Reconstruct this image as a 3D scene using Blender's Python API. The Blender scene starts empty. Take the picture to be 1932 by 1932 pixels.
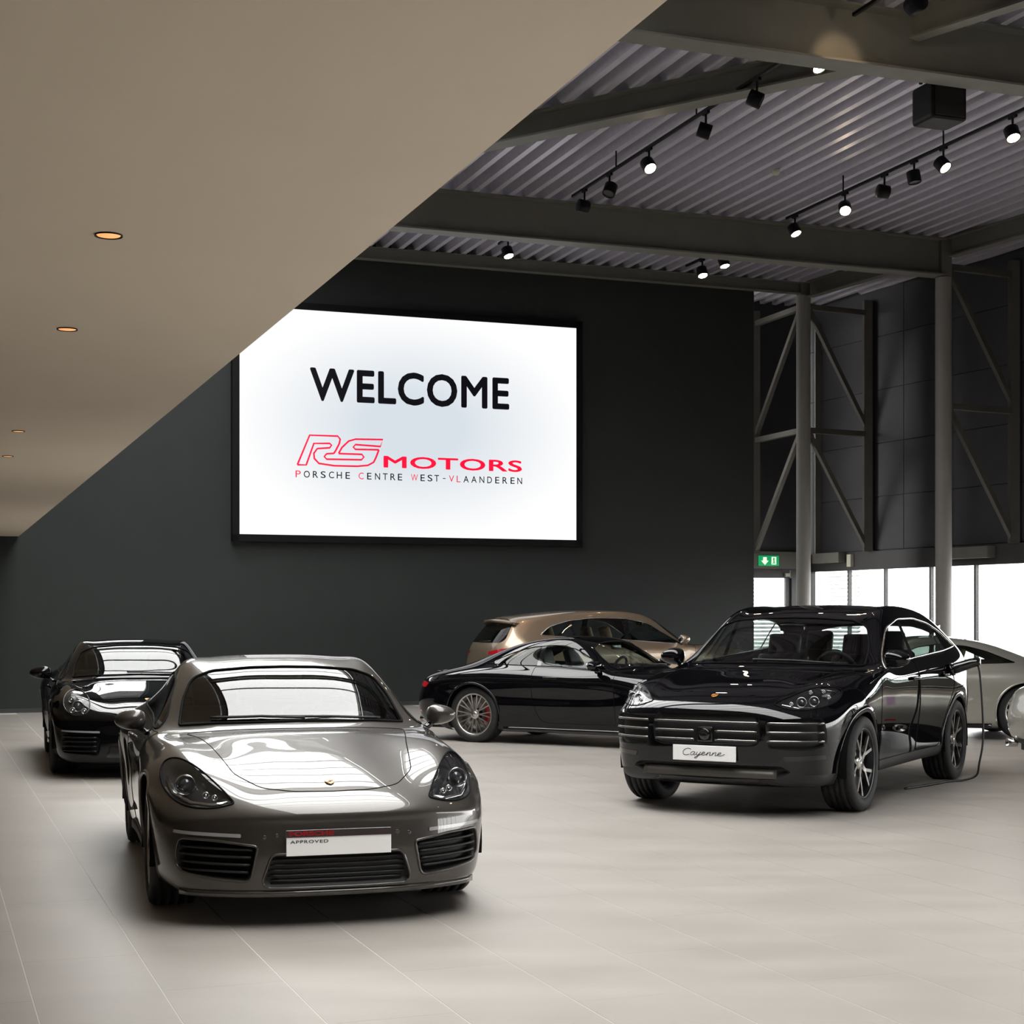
import bpy, bmesh, math, random
import numpy as np
from mathutils import Vector, Matrix
from mathutils.bvhtree import BVHTree
random.seed(7)
C = bpy.context.scene.collection
SC = bpy.context.scene
# ------------------------------------------------------------------ camera, sky, exposure
# The building is turned 20.28 degrees against the camera axis: u runs along the back wall, v runs towards it.
ANG = math.radians(20.28); CA, SA = math.cos(ANG), math.sin(ANG)
def B(u, v, z=0.0): return Vector((u * CA - v * SA, u * SA + v * CA, z))
cam_data = bpy.data.cameras.new('camera'); cam = bpy.data.objects.new('camera', cam_data); C.objects.link(cam)
cam.location = (0, 0, 1.53); cam.rotation_euler = (math.radians(90), 0, 0)
cam_data.sensor_width = 36; cam_data.lens = 36 * 3020 / 1932; cam_data.shift_y = (1165 - 966) / 1932
cam_data.clip_end = 400
SC.camera = cam
SC.view_settings.view_transform = 'Standard'; SC.view_settings.look = 'None'
SC.view_settings.gamma = 1; SC.view_settings.use_curve_mapping = False
SC.view_settings.exposure = -0.03
cy = SC.cycles
cy.max_bounces = 7; cy.diffuse_bounces = 4; cy.glossy_bounces = 3; cy.transmission_bounces = 2; cy.transparent_max_bounces = 16
cy.caustics_reflective = False; cy.caustics_refractive = False; cy.adaptive_threshold = .04; cy.sample_clamp_indirect = 6.0
world = bpy.data.worlds.new('overcast_sky'); SC.world = world; world.use_nodes = True
world.node_tree.nodes['Background'].inputs[0].default_value = (1.0, .985, .965, 1)
world.node_tree.nodes['Background'].inputs[1].default_value = 10.0
def portal(name, loc, size, direction):
    """guides sky light through a real window opening"""
    l = bpy.data.lights.new(name, 'AREA'); l.shape = 'RECTANGLE'; l.size, l.size_y = size; l.cycles.is_portal = True
    o = bpy.data.objects.new(name, l); C.objects.link(o); o.location = loc
    d = Vector(direction).normalized()
    X = Vector((-d.y, d.x, 0)) if abs(d.z) < .9 else Vector((CA, SA, 0))
    X.normalize(); Z = -d; Y = Z.cross(X)
    o.rotation_euler = Matrix((X, Y, Z)).transposed().to_euler()
    return o
portal('skylight_portal', B(3.55, 12.2, 8.12), (4.1, 26.8), (0, 0, -1))
portal('gallery_window_portal', B(-2.2, 26.8, 6.12), (11.6, 2.75), B(0, -1))
FW = Vector((.4425, -.8968, 0)); FN = Vector((.8968, .4425, 0))        # facade direction (towards the viewer) and outward normal
FA = Vector((5.524, 30.33, 0)) + FN * 1.62                               # facade glass line opposite the far column
portal('facade_portal', FA + FW * 18.0 + Vector((0, 0, 1.3)), (39.0, 2.3), -FN)
# ------------------------------------------------------------------ materials
def principled(name, col, rough=.5, metal=0., coat=0., spec=.5, emit=None, estr=0., coat_rough=.02):
    m = bpy.data.materials.new(name); m.use_nodes = True
    b = m.node_tree.nodes['Principled BSDF']
    b.inputs['Base Color'].default_value = (*col, 1); b.inputs['Roughness'].default_value = rough
    b.inputs['Metallic'].default_value = metal; b.inputs['Coat Weight'].default_value = coat
    b.inputs['Coat Roughness'].default_value = coat_rough
    b.inputs['Specular IOR Level'].default_value = spec
    if emit: b.inputs['Emission Color'].default_value = (*emit, 1); b.inputs['Emission Strength'].default_value = estr
    return m

def noise_col(m, c1, c2, scale=8., detail=4., bump=0., bscale=None, coord='Object', rough=None, stretch=None):
    """colour variation (and fine relief) from noise"""
    nt = m.node_tree; b = nt.nodes['Principled BSDF']
    tc = nt.nodes.new('ShaderNodeTexCoord'); nz = nt.nodes.new('ShaderNodeTexNoise')
    nz.inputs['Scale'].default_value = scale; nz.inputs['Detail'].default_value = detail
    src = tc.outputs[coord] if coord != 'Position' else nt.nodes.new('ShaderNodeNewGeometry').outputs['Position']
    if stretch:
        mp = nt.nodes.new('ShaderNodeMapping'); mp.inputs['Scale'].default_value = stretch
        nt.links.new(src, mp.inputs['Vector']); src = mp.outputs[0]
    nt.links.new(src, nz.inputs['Vector'])
    r = nt.nodes.new('ShaderNodeValToRGB')
    r.color_ramp.elements[0].position = .3; r.color_ramp.elements[1].position = .7
    r.color_ramp.elements[0].color = (*c1, 1); r.color_ramp.elements[1].color = (*c2, 1)
    nt.links.new(nz.outputs['Fac'], r.inputs[0]); nt.links.new(r.outputs[0], b.inputs['Base Color'])
    if rough:
        mr = nt.nodes.new('ShaderNodeMapRange'); mr.inputs['To Min'].default_value = rough[0]; mr.inputs['To Max'].default_value = rough[1]
        nt.links.new(nz.outputs['Fac'], mr.inputs['Value']); nt.links.new(mr.outputs[0], b.inputs['Roughness'])
    if bump:
        n2 = nt.nodes.new('ShaderNodeTexNoise'); n2.inputs['Scale'].default_value = bscale or scale * 6; n2.inputs['Detail'].default_value = 3
        nt.links.new(src, n2.inputs['Vector'])
        bp = nt.nodes.new('ShaderNodeBump'); bp.inputs['Strength'].default_value = bump; bp.inputs['Distance'].default_value = .01
        nt.links.new(n2.outputs['Fac'], bp.inputs['Height']); nt.links.new(bp.outputs[0], b.inputs['Normal'])
    return m

def glass(name, tint=(.55, .6, .6), f0=.04, extra=0.):
    """thin pane: tinted see-through with Schlick reflection on both sides"""
    m = bpy.data.materials.new(name); m.use_nodes = True; nt = m.node_tree; nt.nodes.clear()
    out = nt.nodes.new('ShaderNodeOutputMaterial'); mix = nt.nodes.new('ShaderNodeMixShader')
    tr = nt.nodes.new('ShaderNodeBsdfTransparent'); gl = nt.nodes.new('ShaderNodeBsdfGlossy'); lw = nt.nodes.new('ShaderNodeLayerWeight')
    tr.inputs['Color'].default_value = (*tint, 1); gl.inputs['Roughness'].default_value = .0
    pw = nt.nodes.new('ShaderNodeMath'); pw.operation = 'POWER'; pw.inputs[1].default_value = 5
    ma = nt.nodes.new('ShaderNodeMath'); ma.operation = 'MULTIPLY_ADD'; ma.inputs[1].default_value = 1 - f0; ma.inputs[2].default_value = f0 + extra; ma.use_clamp = True
    nt.links.new(lw.outputs['Facing'], pw.inputs[0]); nt.links.new(pw.outputs[0], ma.inputs[0]); nt.links.new(ma.outputs[0], mix.inputs[0])
    nt.links.new(tr.outputs[0], mix.inputs[1]); nt.links.new(gl.outputs[0], mix.inputs[2]); nt.links.new(mix.outputs[0], out.inputs[0])
    return m

def paint(name, col, metal=.0, rough=.35, flake=0.):
    m = principled(name, col, rough, metal, 1.0, .5, coat_rough=.012)
    if flake:
        nt = m.node_tree; b = nt.nodes['Principled BSDF']
        tc = nt.nodes.new('ShaderNodeTexCoord'); v = nt.nodes.new('ShaderNodeTexVoronoi'); v.inputs['Scale'].default_value = 900
        nt.links.new(tc.outputs['Object'], v.inputs['Vector'])
        mr = nt.nodes.new('ShaderNodeMapRange'); mr.inputs['To Min'].default_value = rough - flake; mr.inputs['To Max'].default_value = rough + flake
        nt.links.new(v.outputs['Color'], mr.inputs['Value']); nt.links.new(mr.outputs[0], b.inputs['Roughness'])
    return m

MAT = {}
MAT['grey_paint'] = paint('metallic_grey_paint', (.058, .051, .045), .6, .38, .06)
MAT['black_paint'] = paint('black_car_paint', (.0025, .0025, .0035), 0, .3)
MAT['black_paint'].node_tree.nodes['Principled BSDF'].inputs['Specular IOR Level'].default_value = 0.0
MAT['gold_paint'] = paint('champagne_car_paint', (.36, .27, .19), .7, .36, .06)
MAT['silver_paint'] = paint('silver_car_paint', (.50, .49, .44), .65, .36, .06)
MAT['rubber'] = noise_col(principled('tyre_rubber', (.012, .012, .013), .7), (.010, .010, .011), (.017, .017, .018), 30, bump=.15)
MAT['plastic'] = noise_col(principled('black_plastic', (.012, .012, .013), .55), (.010, .010, .011), (.016, .016, .017), 60, bump=.1)
MAT['gloss_black'] = principled('gloss_black_trim', (.004, .004, .005), .08, 0, .6)
MAT['intake'] = noise_col(principled('dark_grille_mesh', (.006, .006, .007), .6), (.004, .004, .005), (.012, .012, .012), 200)
MAT['slat'] = principled('grille_slat_plastic', (.008, .008, .008), .5)
MAT['chrome'] = principled('bright_trim', (.55, .54, .52), .2, 1.)
MAT['rim_silver'] = principled('silver_alloy', (.55, .53, .51), .26, 1.)
MAT['rim_dark'] = principled('dark_alloy', (.03, .03, .033), .3, .8)
MAT['disc'] = principled('brake_disc_steel', (.32, .31, .30), .35, 1.)
MAT['caliper'] = principled('red_caliper_paint', (.42, .008, .012), .3, 0, .6)
MAT['car_glass'] = glass('car_window_glass', (.50, .56, .54), .10)
MAT['side_glass'] = glass('car_side_glass', (.58, .64, .62), .045)
MAT['dark_glass'] = glass('dark_car_window_glass', (.16, .18, .18), .05)
MAT['lens'] = glass('headlight_lens', (.93, .95, .96), .05)
MAT['bowl'] = principled('headlight_bowl', (.02, .02, .022), .25, .3)
MAT['bowl_silver'] = principled('headlight_reflector', (.62, .62, .62), .12, 1.)
MAT['projector'] = principled('headlight_projector_glass', (.035, .037, .042), .03, .0, 1.)
MAT['drl'] = principled('running_light_lens', (.30, .30, .30), .12, 0, .8)
MAT['tail_red'] = principled('tail_light_red', (.45, .004, .012), .08, 0, 1.)
MAT['tail_clear'] = principled('tail_light_clear', (.62, .42, .60), .08, 0, 1.)
MAT['leather_black'] = noise_col(principled('black_leather', (.02, .02, .021), .5), (.016, .016, .017), (.026, .026, .027), 40, bump=.1)
MAT['leather_tan'] = noise_col(principled('tan_leather', (.36, .25, .13), .5), (.32, .22, .11), (.40, .28, .15), 40, bump=.1)
MAT['leather_red'] = noise_col(principled('dark_red_leather', (.09, .012, .014), .5), (.08, .010, .012), (.11, .016, .018), 40, bump=.1)
MAT['cabin'] = noise_col(principled('cabin_trim', (.014, .014, .015), .65), (.012, .012, .013), (.02, .02, .021), 20)
MAT['seam'] = principled('panel_gap_rubber', (.004, .004, .004), .8, spec=.1)
MAT['plate_white'] = principled('plate_white', (.94, .94, .94), .35)
MAT['plate_dark'] = principled('plate_dark_band', (.03, .018, .018), .4)
MAT['plate_red'] = principled('plate_red_print', (.62, .015, .02), .4)
MAT['print_black'] = principled('black_print', (.012, .012, .014), .5)
MAT['crest_gold'] = principled('crest_gold_enamel', (.72, .38, .08), .25, .6)
MAT['crest_red'] = principled('crest_red_enamel', (.45, .02, .02), .25, .2)
MAT['mirror'] = principled('mirror_glass', (.85, .86, .87), .01, 1.)
MAT['cable'] = principled('charging_cable_rubber', (.015, .015, .016), .5)
MAT['amber'] = principled('amber_marker_lens', (.7, .22, .02), .15, 0, .8)
# ------------------------------------------------------------------ car library
def rp(pts, r=0.03, n=5):
    """closed polygon with every corner rounded by radius r (number or list)"""
    out = []; N = len(pts)
    for i in range(N):
        p = Vector(pts[i][:2]); a = Vector(pts[i - 1][:2]); b = Vector(pts[(i + 1) % N][:2])
        rr = pts[i][2] if len(pts[i]) > 2 else r
        da = (a - p); db = (b - p)
        ra = min(rr, da.length * .499); rb = min(rr, db.length * .499)
        if ra < 1e-4 or rb < 1e-4:
            out.append(p); continue
        p0 = p + da.normalized() * ra; p2 = p + db.normalized() * rb
        for k in range(n + 1):
            t = k / n
            out.append(p0 * (1 - t) ** 2 + p * 2 * t * (1 - t) + p2 * t * t)
    res = [out[0]]
    for q in out[1:]:
        if (q - res[-1]).length > 2e-4: res.append(q)
    if (res[0] - res[-1]).length < 2e-4: res.pop()
    return res

def inside(poly, x, y):
    c = False; j = len(poly) - 1
    for i in range(len(poly)):
        xi, yi = poly[i]; xj, yj = poly[j]
        if (yi > y) != (yj > y) and x < (xj - xi) * (y - yi) / (yj - yi) + xi: c = not c
        j = i
    return c

AX = {'side': (Vector((1, 0, 0)), Vector((0, 0, 1))),      # (s, z)
      'front': (Vector((0, 1, 0)), Vector((0, 0, 1))),     # (y, z)
      'top': (Vector((1, 0, 0)), Vector((0, 1, 0)))}       # (s, y)

class Hull:
    """half car body (y >= 0). coordinates: s = distance behind the nose, y, z"""
    def __init__(self, spec, level):
        self.sp = spec
        st = spec['stations']; n = len(st); K = 6
        V = []; F = []; idx = {}
        def add(key, p):
            idx[key] = len(V); V.append(Vector(p)); return idx[key]
        for i in range(n):
            for c in range(K): add(('c', i, c), st[i][c])
        for i in range(n - 1):
            for c in range(K - 1):
                F.append((idx['c', i, c], idx['c', i, c + 1], idx['c', i + 1, c + 1], idx['c', i + 1, c]))
        rings = spec['rings']; J = len(rings)
        def ringkeys(j):
            ks = []
            for c in range(K): ks.append(('f', j, c))
            for i in range(1, n - 1): ks.append(('s', j, i))
            for c in range(K - 1, -1, -1): ks.append(('r', j, c))
            return ks
        topkeys = [('c', 0, c) for c in range(K)] + [('c', i, K - 1) for i in range(1, n - 1)] + [('c', n - 1, c) for c in range(K - 1, -1, -1)]
        ym = spec['ymid']
        for j, R in enumerate(rings):
            for c in range(K):
                yy = R['fy'][c] if 'fy' in R else spec['front_y'][c]
                z = R['fz'] if not isinstance(R['fz'], (list, tuple)) else R['fz'][c]
                add(('f', j, c), (R['fs'] + spec['front_plan'][c] * R.get('fp', 1), yy + (R['off'] if c == K - 1 else R['off'] * .5 * (c / (K - 1))), z))
            for i in range(1, n - 1):
                s5, y5, z5 = st[i][K - 1]
                zb = R['z'](s5) if callable(R['z']) else R['z']
                add(('s', j, i), (s5, ym(s5) + R['off'], min(zb, z5 - .03 * (J - j))))
            for c in range(K - 1, -1, -1):
                yy = R['ry'][c] if 'ry' in R else spec['rear_y'][c]
                z = R['rz'] if not isinstance(R['rz'], (list, tuple)) else R['rz'][c]
                add(('r', j, c), (R['rs'] - spec['rear_plan'][c] * R.get('rp', 1), yy + (R['off'] if c == K - 1 else R['off'] * .5 * (c / (K - 1))), z))
        allr = [ringkeys(j) for j in range(J)] + [topkeys]
        for j in range(J):
            a, b = allr[j], allr[j + 1]
            for k in range(len(a) - 1):
                F.append((idx[a[k]], idx[a[k + 1]], idx[b[k + 1]], idx[b[k]]))
        # mirror to a whole cage
        m = {}; VV = list(V)
        for i, v in enumerate(V):
            if abs(v.y) < 1e-6: m[i] = i
            else: m[i] = len(VV); VV.append(Vector((v.x, -v.y, v.z)))
        FF = F + [tuple(m[i] for i in reversed(f)) for f in F]
        tgt = [v.copy() for v in VV]; cage = [v.copy() for v in VV]
        me = bpy.data.meshes.new('cage'); me.from_pydata([tuple(v) for v in cage], [], FF); me.update()
        ob = bpy.data.objects.new('cage', me); C.objects.link(ob)
        md = ob.modifiers.new('s', 'SUBSURF'); md.levels = 1; md.render_levels = 1; md.use_limit_surface = True; md.quality = 4
        for e in spec.get('creases', []): pass
        for it in range(5):
            dg = bpy.context.evaluated_depsgraph_get(); ev = ob.evaluated_get(dg)
            for i in range(len(tgt)):
                d = tgt[i] - ev.data.vertices[i].co
                cage[i] += d * (.95 if it else .9)
            for i, v in enumerate(cage): me.vertices[i].co = v
            me.update(); ob.update_tag()
        md.levels = level
        dg = bpy.context.evaluated_depsgraph_get(); ev = ob.evaluated_get(dg)
        bm = bmesh.new(); bm.from_mesh(ev.data)
        bpy.data.objects.remove(ob); bpy.data.meshes.remove(me)
        bmesh.ops.delete(bm, geom=[f for f in bm.faces if f.calc_center_median().y < 0], context='FACES')
        bmesh.ops.recalc_face_normals(bm, faces=bm.faces[:])
        # outward = away from the inside
        bm.faces.ensure_lookup_table()
        up = max(bm.faces, key=lambda f: f.calc_center_median().z)
        if up.normal.z < 0: bmesh.ops.reverse_faces(bm, faces=bm.faces[:])
        bm.normal_update()
        self.bvh = BVHTree.FromBMesh(bm)
        bm.verts.index_update()
        self.V = [v.co.copy() for v in bm.verts]; self.N = []
        for v in bm.verts:
            q = v.normal.copy()
            if v.co.y < 1e-4: q.y = 0; q.normalize()
            self.N.append(q)
        # faces: [vertex ids, part name, centre, normal]
        self.F = [[[v.index for v in f.verts], 'body', f.calc_center_median(), f.normal.copy()] for f in bm.faces]
        bm.free(); self.cuts = {}

    # --- points on the surface
    def at(self, view, u, v, off=0.0):
        if view == 'side': o = Vector((u, 3, v)); d = Vector((0, -1, 0))
        elif view == 'front': o = Vector((-2, max(abs(u), .002), v)); d = Vector((1, 0, 0))
        elif view == 'rear': o = Vector((9, max(abs(u), .002), v)); d = Vector((-1, 0, 0))
        else: o = Vector((u, max(abs(v), .002), 4)); d = Vector((0, 0, -1))
        h, nrm, i, dist = self.bvh.ray_cast(o, d)
        if h is None:
            h, nrm, i, dist = self.bvh.find_nearest(o + d * (3 if view != 'top' else 3))
        p = h + nrm * off
        if view != 'side' and u < 0 and view != 'top': p = Vector((p.x, -p.y, p.z))
        if view == 'top' and v < 0: p = Vector((p.x, -p.y, p.z))
        return p

    def cut(self, name, poly, view, filt=None, over=None):
        """split the faces along the outline and mark those inside as part `name`"""
        iu = 1 if view in ('front', 'rear') else 0; iw = 1 if view == 'top' else 2; mg = .06
        us = [p[0] for p in poly]; vs = [p[1] for p in poly]
        u0, u1, v0, v1 = min(us) - mg, max(us) + mg, min(vs) - mg, max(vs) + mg
        V = self.V; NN = self.N; keep = []; cand = []
        for f in self.F:
            c = f[2]; nn = f[3]
            if (u0 < c[iu] < u1 and v0 < c[iw] < v1 and (over is None or f[1] in over)
                    and not (view == 'side' and nn.y < .12) and not (view == 'front' and nn.x > -.05)
                    and not (view == 'rear' and nn.x < .05) and not (view == 'top' and nn.z < .1)
                    and (filt is None or filt(c, nn))): cand.append(f)
            else: keep.append(f)
        K = len(poly); box = {}
        def bb(f):
            a = [V[i][iu] for i in f[0]]; b = [V[i][iw] for i in f[0]]
            return (min(a), max(a), min(b), max(b))
        items = [(f, bb(f)) for f in cand]
        for e in range(K):
            p, q = poly[e], poly[(e + 1) % K]
            du, dv = q[0] - p[0], q[1] - p[1]; L = math.hypot(du, dv)
            if L < 1e-6: continue
            nu, nv = dv / L, -du / L; off = nu * p[0] + nv * p[1]; m = .004
            a0, a1 = min(p[0], q[0]) - m, max(p[0], q[0]) + m; b0, b1 = min(p[1], q[1]) - m, max(p[1], q[1]) + m
            new = []; cache = {}
            for it in items:
                f, (x0, x1, y0, y1) = it
                if x1 < a0 or x0 > a1 or y1 < b0 or y0 > b1: new.append(it); continue
                ids = f[0]; d = [nu * V[i][iu] + nv * V[i][iw] - off for i in ids]
                if min(d) > -2e-5 or max(d) < 2e-5: new.append(it); continue
                A = []; B = []; n = len(ids)
                for k in range(n):
                    i, j = ids[k], ids[(k + 1) % n]; di, dj = d[k], d[(k + 1) % n]
                    if di > -2e-5: A.append(i)
                    if di < 2e-5: B.append(i)
                    if (di > 2e-5 and dj < -2e-5) or (di < -2e-5 and dj > 2e-5):
                        key = (i, j) if i < j else (j, i)
                        if key not in cache:
                            t = di / (di - dj)
                            cache[key] = len(V); V.append(V[i].lerp(V[j], t)); NN.append(NN[i].lerp(NN[j], t).normalized())
                        A.append(cache[key]); B.append(cache[key])
                for ids2 in (A, B):
                    if len(ids2) < 3: continue
                    c = Vector((0, 0, 0))
                    for i in ids2: c += V[i]
                    g = [ids2, f[1], c / len(ids2), f[3]]; new.append((g, bb(g)))
            items = new
        for f, b in items:
            if inside(poly, f[2][iu], f[2][iw]): f[1] = name
            keep.append(f)
        self.F = keep; self.cuts[name] = (poly, iu, iw)

    def drop(self, name): self.F = [f for f in self.F if f[1] != name]

    def finish(self):
        self.by = {}
        for f in self.F: self.by.setdefault(f[1], []).append(f[0])

    def patch(self, name):
        """verts, faces, normals of one part"""
        ids = {}; P = []; N = []; F = []
        for f in self.by.get(name, []):
            g = []
            for i in f:
                if i not in ids: ids[i] = len(P); P.append(self.V[i].copy()); N.append(self.N[i])
                g.append(ids[i])
            F.append(g)
        return P, F, N

    def rim_dist(self, name, P):
        """distance of each point from the outline the part was cut with"""
        poly, iu, iw = self.cuts[name]
        a = np.array([p[:2] for p in poly]); d = np.roll(a, -1, 0) - a; L = (d * d).sum(1) + 1e-12
        out = []
        for p in P:
            q = np.array((p[iu], p[iw])); t = np.clip(((q - a) * d).sum(1) / L, 0, 1)
            out.append(math.sqrt((((a + d * t[:, None]) - q) ** 2).sum(1).min()))
        return out

class Car:
    def __init__(self, hull, name, label, cat, loc, heading, group=None):
        self.h = hull; self.mid = hull.sp['mid']
        o = bpy.data.objects.new(name, None); C.objects.link(o)
        o.empty_display_size = .3
        o.location = loc; o.rotation_euler = (0, 0, heading)
        o['label'] = label; o['category'] = cat
        if group: o['group'] = group
        self.root = o
    def L(self, p):                       # hull coords -> local
        return (self.mid - p[0], p[1], p[2])
    def mesh(self, name, V, F, mat, parent=None, normals=None, smooth=True, label=None, mats=None):
        me = bpy.data.meshes.new(name)
        me.from_pydata([self.L(v) for v in V], [], [list(reversed(f)) for f in F])
        for m in (mats or [mat]): me.materials.append(m)
        if smooth:
            me.polygons.foreach_set('use_smooth', [True] * len(me.polygons))
        me.update()
        if normals is not None:
            me.normals_split_custom_set_from_vertices([(-n[0], n[1], n[2]) for n in normals])
        o = bpy.data.objects.new(name, me); C.objects.link(o); o.parent = parent or self.root
        if label: o['label'] = label
        return o
    def both(self, V, F, N=None):         # mirror and weld into one
        V2 = list(V); N2 = list(N) if N else None; m = {}
        for i, v in enumerate(V):
            if abs(v[1]) < 1e-4: m[i] = i
            else:
                m[i] = len(V2); V2.append(Vector((v[0], -v[1], v[2])))
                if N: N2.append(Vector((N[i][0], -N[i][1], N[i][2])))
        F2 = list(F) + [[m[i] for i in reversed(f)] for f in F]
        return V2, F2, N2
    def flip(self, V, F, N=None):
        return [Vector((v[0], -v[1], v[2])) for v in V], [list(reversed(f)) for f in F], ([Vector((n[0], -n[1], n[2])) for n in N] if N else None)
    def part(self, tagname, name, mat, sides='both', label=None, recess=0, slope=2.0, offset=0.0, parent=None):
        P, F, N = self.h.patch(tagname)
        if not F: print('EMPTY PART', tagname); return []
        if recess:
            d = self.h.rim_dist(tagname, P)
            P = [p - n * min(recess, dd * slope) for p, n, dd in zip(P, N, d)]; NN = None
        else: NN = N
        if offset: P = [p + n * offset for p, n in zip(P, N)]
        out = []
        if sides == 'both':
            V, F2, N2 = self.both(P, F, NN); out.append(self.mesh(name, V, F2, mat, parent, N2, label=label))
        else:
            if sides in ('pair', 'left'): out.append(self.mesh(name, P, F, mat, parent, NN, label=label))
            if sides in ('pair', 'right'):
                V, F2, N2 = self.flip(P, F, NN); out.append(self.mesh(name, V, F2, mat, parent, N2, label=label))
        return out
    def sweep(self, name, path, w, h=None, mat=None, closed=False, parent=None, up=None, nrm=None, pair=False, seg=6, label=None, taper=None):
        V, F = sweep_geo([Vector(p) for p in path], w, h, closed, nrm, seg, taper)
        o = [self.mesh(name, V, F, mat, parent, label=label)]
        if pair:
            V2, F2, _ = self.flip(V, F); par = parent
            o.append(self.mesh(name, V2, F2, mat, par, label=label))
        return o
    def geo(self, name, V, F, mat, pair=False, parent=None, smooth=True, label=None):
        o = [self.mesh(name, V, F, mat, parent, smooth=smooth, label=label)]
        if pair:
            V2, F2, _ = self.flip(V, F); o.append(self.mesh(name, V2, F2, mat, parent, smooth=smooth, label=label))
        return o

def sweep_geo(path, w, h=None, closed=False, nrm=None, seg=6, taper=None):
    """tube (h None) or rectangular strip (w across, h thick along nrm)"""
    n = len(path); V = []; F = []
    prevN = None
    k = seg if h is None else 4
    for i in range(n):
        a = path[i - 1] if (i or closed) else path[i]; b = path[(i + 1) % n] if (i < n - 1 or closed) else path[i]
        t = (b - a).normalized() if (b - a).length > 1e-9 else Vector((1, 0, 0))
        if nrm is not None: nn = Vector(nrm[i]) if isinstance(nrm, list) else Vector(nrm)
        elif prevN is not None: nn = prevN
        else: nn = Vector((0, 0, 1)) if abs(t.z) < .9 else Vector((1, 0, 0))
        nn = (nn - t * nn.dot(t))
        nn = nn.normalized() if nn.length > 1e-6 else t.orthogonal().normalized()
        prevN = nn; bb = t.cross(nn)
        sc = taper(i / max(1, n - 1)) if taper else 1
        if h is None:
            for q in range(k):
                a2 = 2 * math.pi * q / k
                V.append(path[i] + (nn * math.cos(a2) + bb * math.sin(a2)) * w * sc)
        else:
            for (cx, cy) in ((-1, -1), (1, -1), (1, 1), (-1, 1)):
                V.append(path[i] + bb * (cx * w * .5 * sc) + nn * (cy * h * .5 * sc))
    for i in range(n if closed else n - 1):
        j = (i + 1) % n
        for q in range(k):
            r = (q + 1) % k
            F.append([i * k + q, i * k + r, j * k + r, j * k + q])
    if not closed:
        F.append([q for q in range(k)][::-1]); F.append([(n - 1) * k + q for q in range(k)])
    return V, F

def lathe_geo(prof, n=32, axis='y', center=(0, 0, 0), closed_prof=False):
    """prof: list of (a, r) with a along the axis"""
    V = []; F = []; m = len(prof); c = Vector(center)
    for i in range(n):
        t = 2 * math.pi * i / n
        for a, r in prof:
            if axis == 'y': V.append(c + Vector((r * math.cos(t), a, r * math.sin(t))))
            elif axis == 'x': V.append(c + Vector((a, r * math.cos(t), r * math.sin(t))))
            else: V.append(c + Vector((r * math.cos(t), r * math.sin(t), a)))
    for i in range(n):
        j = (i + 1) % n
        for k in range(m if closed_prof else m - 1):
            l = (k + 1) % m
            F.append([i * m + k, i * m + l, j * m + l, j * m + k])
    return V, F

def box_geo(c, d, bevel=0.0):
    """box with centre c and size d; bevel > 0 gives rounded edges"""
    bm = bmesh.new(); bmesh.ops.create_cube(bm, size=1)
    for v in bm.verts: v.co = Vector((v.co.x * d[0], v.co.y * d[1], v.co.z * d[2]))
    if bevel: bmesh.ops.bevel(bm, geom=bm.edges[:], offset=bevel, segments=3, profile=.6, affect='EDGES')
    V = [v.co + Vector(c) for v in bm.verts]; bm.verts.index_update()
    F = [[v.index for v in f.verts] for f in bm.faces]; bm.free()
    return V, F

def join(*gs):
    V = []; F = []
    for v, f in gs:
        b = len(V); V += list(v); F += [[i + b for i in q] for q in f]
    return V, F

def ellip_geo(c, r, n=16, m=10, power=1.0, rot=None):
    V = []; F = []
    for i in range(m + 1):
        p = math.pi * i / m
        for k in range(n):
            t = 2 * math.pi * k / n
            def sg(x): return math.copysign(abs(x) ** power, x)
            q = Vector((sg(math.sin(p) * math.cos(t)) * r[0], sg(math.sin(p) * math.sin(t)) * r[1], sg(math.cos(p)) * r[2]))
            if rot is not None: q = rot @ q
            V.append(q + Vector(c))
    for i in range(m):
        for k in range(n):
            l = (k + 1) % n
            F.append([i * n + k, (i + 1) * n + k, (i + 1) * n + l, i * n + l])
    return V, F

def interp(pts):
    xs = np.array([p[0] for p in pts]); ys = np.array([p[1] for p in pts])
    def f(x): return float(np.interp(x, xs, ys))
    return f
# ------------------------------------------------------------------ body shapes
def rows(data):
    """each row: s-list, y-list, z-list over six columns"""
    return [[(a, b, c) for a, b, c in zip(r[0], r[1], r[2])] for r in data]

def widen(st, a, b, f):
    """broaden the greenhouse: columns 1-3 by f, column 4 by a third of it, stations a..b"""
    out = []
    for i, r in enumerate(st):
        w = 1. if a < i < b else (.5 if i in (a, b) else 0.)
        out.append([(q[0], q[1] * (1 + (f - 1) * w * (1 if 1 <= c <= 3 else (.6 if c == 4 else 0))), q[2]) for c, q in enumerate(r)])
    return out

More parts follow.
